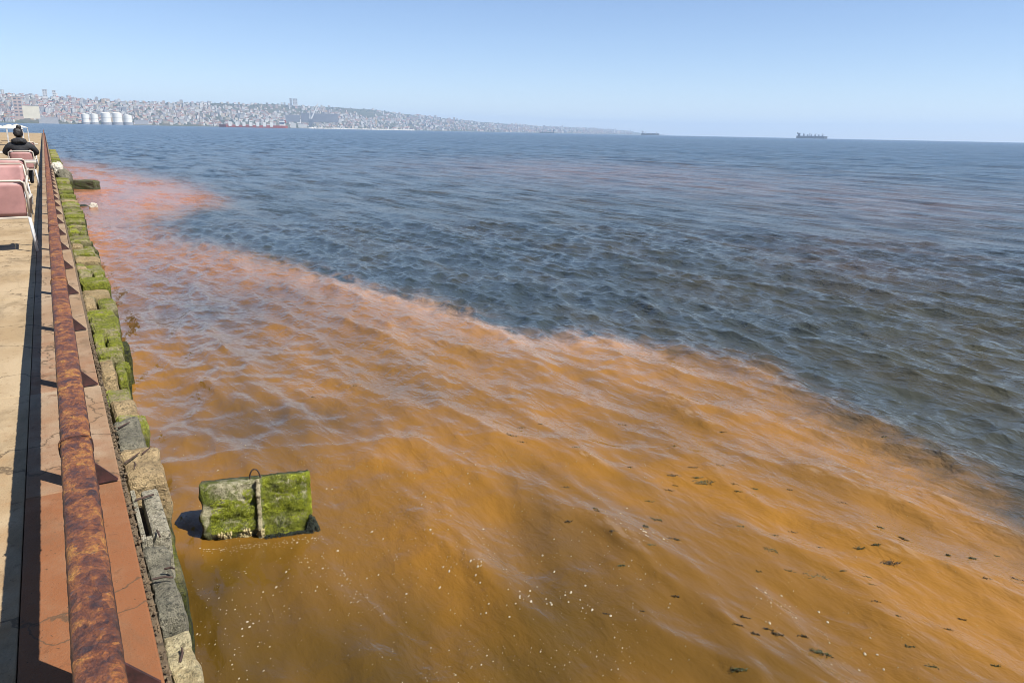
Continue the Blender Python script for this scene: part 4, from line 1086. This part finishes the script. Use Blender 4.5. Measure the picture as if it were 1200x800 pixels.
# ------------------------------------------------------------------ things drifting on the water
M_FOAM = simple('foam', (0.40, 0.34, 0.23), 0.8, 0.05, 40)
r = random.Random(31); V, Fc = [], []
def fleck(p, s, up):
    v, n = sea_point(p)
    if n.z < .6: n = Vector((0, 0, 1))
    a = n.orthogonal().normalized(); b_ = n.cross(a); k = len(V); m_ = 6; ph = r.random()*6
    st = r.uniform(1, 1.9)
    for i in range(m_):
        t = ph+2*math.pi*i/m_; q = s*r.uniform(.65, 1.2)
        V.append(v+a*math.cos(t)*q*st+b_*math.sin(t)*q+n*0.0015)
    V.append(v+n*(s*0.45+0.002)); 
    for i in range(m_): Fc.append((k+i, k+(i+1) % m_, k+m_))
for _ in range(3000):
    px, py = r.uniform(190, 790), 800-(r.random()**0.9)*265
    w = 1.0-abs(px-470)/420
    p = at(px, py, SEA)
    cl = mnoise.noise(Vector((p.x*1.6, p.y*1.6, 0)))+0.6*mnoise.noise(Vector((p.x*5, p.y*5, 2)))
    if r.random() > w*(0.30+0.9*cl): continue
    fleck(p, r.choice([0.0016, 0.002, 0.0024, 0.003, 0.004]), 0)
for cx, cy, n_, sx, sy in ((610, 712, 14, 16, 8), (655, 700, 12, 22, 8), (300, 730, 8, 14, 8), (415, 690, 10, 60, 12), (755, 628, 14, 18, 4), (930, 712, 16, 22, 8), (1010, 760, 14, 14, 16), (905, 700, 8, 12, 6), (560, 668, 8, 14, 5), (480, 560, 20, 90, 30), (250, 520, 14, 60, 25), (500, 640, 40, 120, 40), (380, 650, 40, 80, 30), (680, 670, 30, 70, 40)):
    for _ in range(n_): fleck(at(cx+r.gauss(0, sx), min(806, cy+r.gauss(0, sy)), SEA), r.choice([0.0025, 0.0035, 0.005, 0.007]), 0)
for _ in range(110):      # scum gathered along the foot of the block
    q_ = r.random(); fleck(at(232+q_*150+r.gauss(0, 3), 648-q_*22+abs(r.gauss(0, 4)), SEA), r.uniform(.0015, .004), 0)
for _ in range(420):
    px, py = r.uniform(160, 1190), r.uniform(420, 800)
    fleck(at(px, py, SEA), r.uniform(.0014, .003), 0)
o = mesh_obj('foam_flecks', V, Fc, M_FOAM); tag(o, 'small white foam flecks drifting on the orange water', 'foam', kind='stuff')
M_WEED = simple('seaweed_green', (0.060, 0.070, 0.016), 0.6, 0.3, 60)
M_WEEDB = simple('seaweed_brown', (0.050, 0.034, 0.010), 0.6, 0.3, 60)
SW = [(955, 673, 26, 0), (1040, 661, 20, 1), (968, 762, 22, 0), (858, 796, 18, 0), (905, 643, 18, 0), (1136, 652, 12, 0), (916, 742, 13, 1), (1024, 706, 10, 1), (946, 741, 10, 1), (1152, 684, 11, 1), (928, 618, 9, 1), (790, 556, 16, 1), (822, 566, 22, 0), (842, 546, 10, 1), (775, 607, 11, 0), (663, 573, 9, 1),
      (716, 634, 9, 1), (1090, 778, 14, 0), (865, 738, 10, 1), (888, 746, 9, 1), (905, 738, 9, 1), (660, 618, 7, 1), (750, 720, 7, 1), (706, 720, 8, 1), (790, 702, 8, 1), (1020, 684, 9, 0), (600, 514, 12, 1), (612, 500, 10, 1), (846, 506, 7, 1), (415, 455, 6, 1), (368, 466, 7, 1), (1060, 632, 8, 1), (985, 670, 8, 0), (700, 605, 8, 1), (730, 496, 8, 1), (635, 498, 8, 1)]
r = random.Random(64)
for _ in range(40):
    a_ = r.random(); SW.append((620+a_*560+r.gauss(0, 40), 500+a_*230+r.gauss(0, 55), r.uniform(6, 11), r.choice([0, 0, 1])))
SW = [w_ for w_ in SW if w_[0] < 1195 and 430 < w_[1] < 800]
for i, (px, py, wpx, kd) in enumerate(SW):
    p = at(px, min(py, 799), SEA); v, n = sea_point(p); size = (at(px+wpx/2, min(py, 799), SEA)-p).length
    e = empty('seaweed_clump', v)
    V, Fc = [], []; r = random.Random(200+i)
    for b in range(int(10+wpx*1.0)):
        a = r.gauss(-0.75, 0.55)+(math.pi if r.random() < .5 else 0); L = size*r.uniform(.2, .75); cq = r.choice([0, .3, .75, -.6, -.2]); st = Vector((r.gauss(cq, .2)*size*.8, r.gauss(-cq, .2)*size*.8, 0)); wd = r.uniform(.0012, .0035)
        seg = 5; k = len(V)
        for j in range(seg+1):
            q = j/seg; a2 = a+math.sin(q*4+b)*.5
            c = st+Vector((math.cos(a2), math.sin(a2)*.75, 0))*L*q
            nn = Vector((-math.sin(a2), math.cos(a2), 0))*wd*(1-.6*q)
            hz = -0.0035+.004*math.sin(q*7+b)+.004*r.random()
            # lie on the wave: take the surface height under this piece
            sv, _ = sea_point(Vector((v.x+c.x, v.y+c.y, 0)))
            z = sv.z-v.z+hz
            V += [Vector((c.x-nn.x, c.y-nn.y, z)), Vector((c.x+nn.x, c.y+nn.y, z)), Vector((c.x, c.y, z+wd*.8))]
        for j in range(seg):
            o_ = k+j*3
            Fc += [(o_, o_+3, o_+5, o_+2), (o_+2, o_+5, o_+4, o_+1), (o_+1, o_+4, o_+3, o_)]
    mesh_obj('fronds', V, Fc, M_WEED if kd == 0 else M_WEEDB, e)
    big = wpx >= 16
    lab = ('large green tangle of seaweed' if big else 'small green scrap of seaweed') if kd == 0 else ('broad brown tangle of seaweed' if big else 'small brown scrap of seaweed')
    tag(e, lab+' floating on the orange water', 'seaweed', lab.replace('tangle', 'tangles').replace('scrap', 'scraps')+' on the water')

# ------------------------------------------------------------------ sea air
hz = NT('sea_haze'); hz.t.nodes.remove(hz.p)
pv = hz.n('ShaderNodeVolumePrincipled'); pv.inputs['Color'].default_value = (0.49, 0.64, 0.84, 1); pv.inputs['Density'].default_value = 1.05e-4; pv.inputs['Anisotropy'].default_value = 0.1
hz.l(pv.outputs[0], hz.out.inputs['Volume'])
o = MB().box(-16500, 16500, -16500, 16500, SEA-9, 330).build('haze', hz.m); o['kind'] = 'stuff'
tag(o, 'pale blue sea haze hanging over the bay', 'haze', kind='stuff')
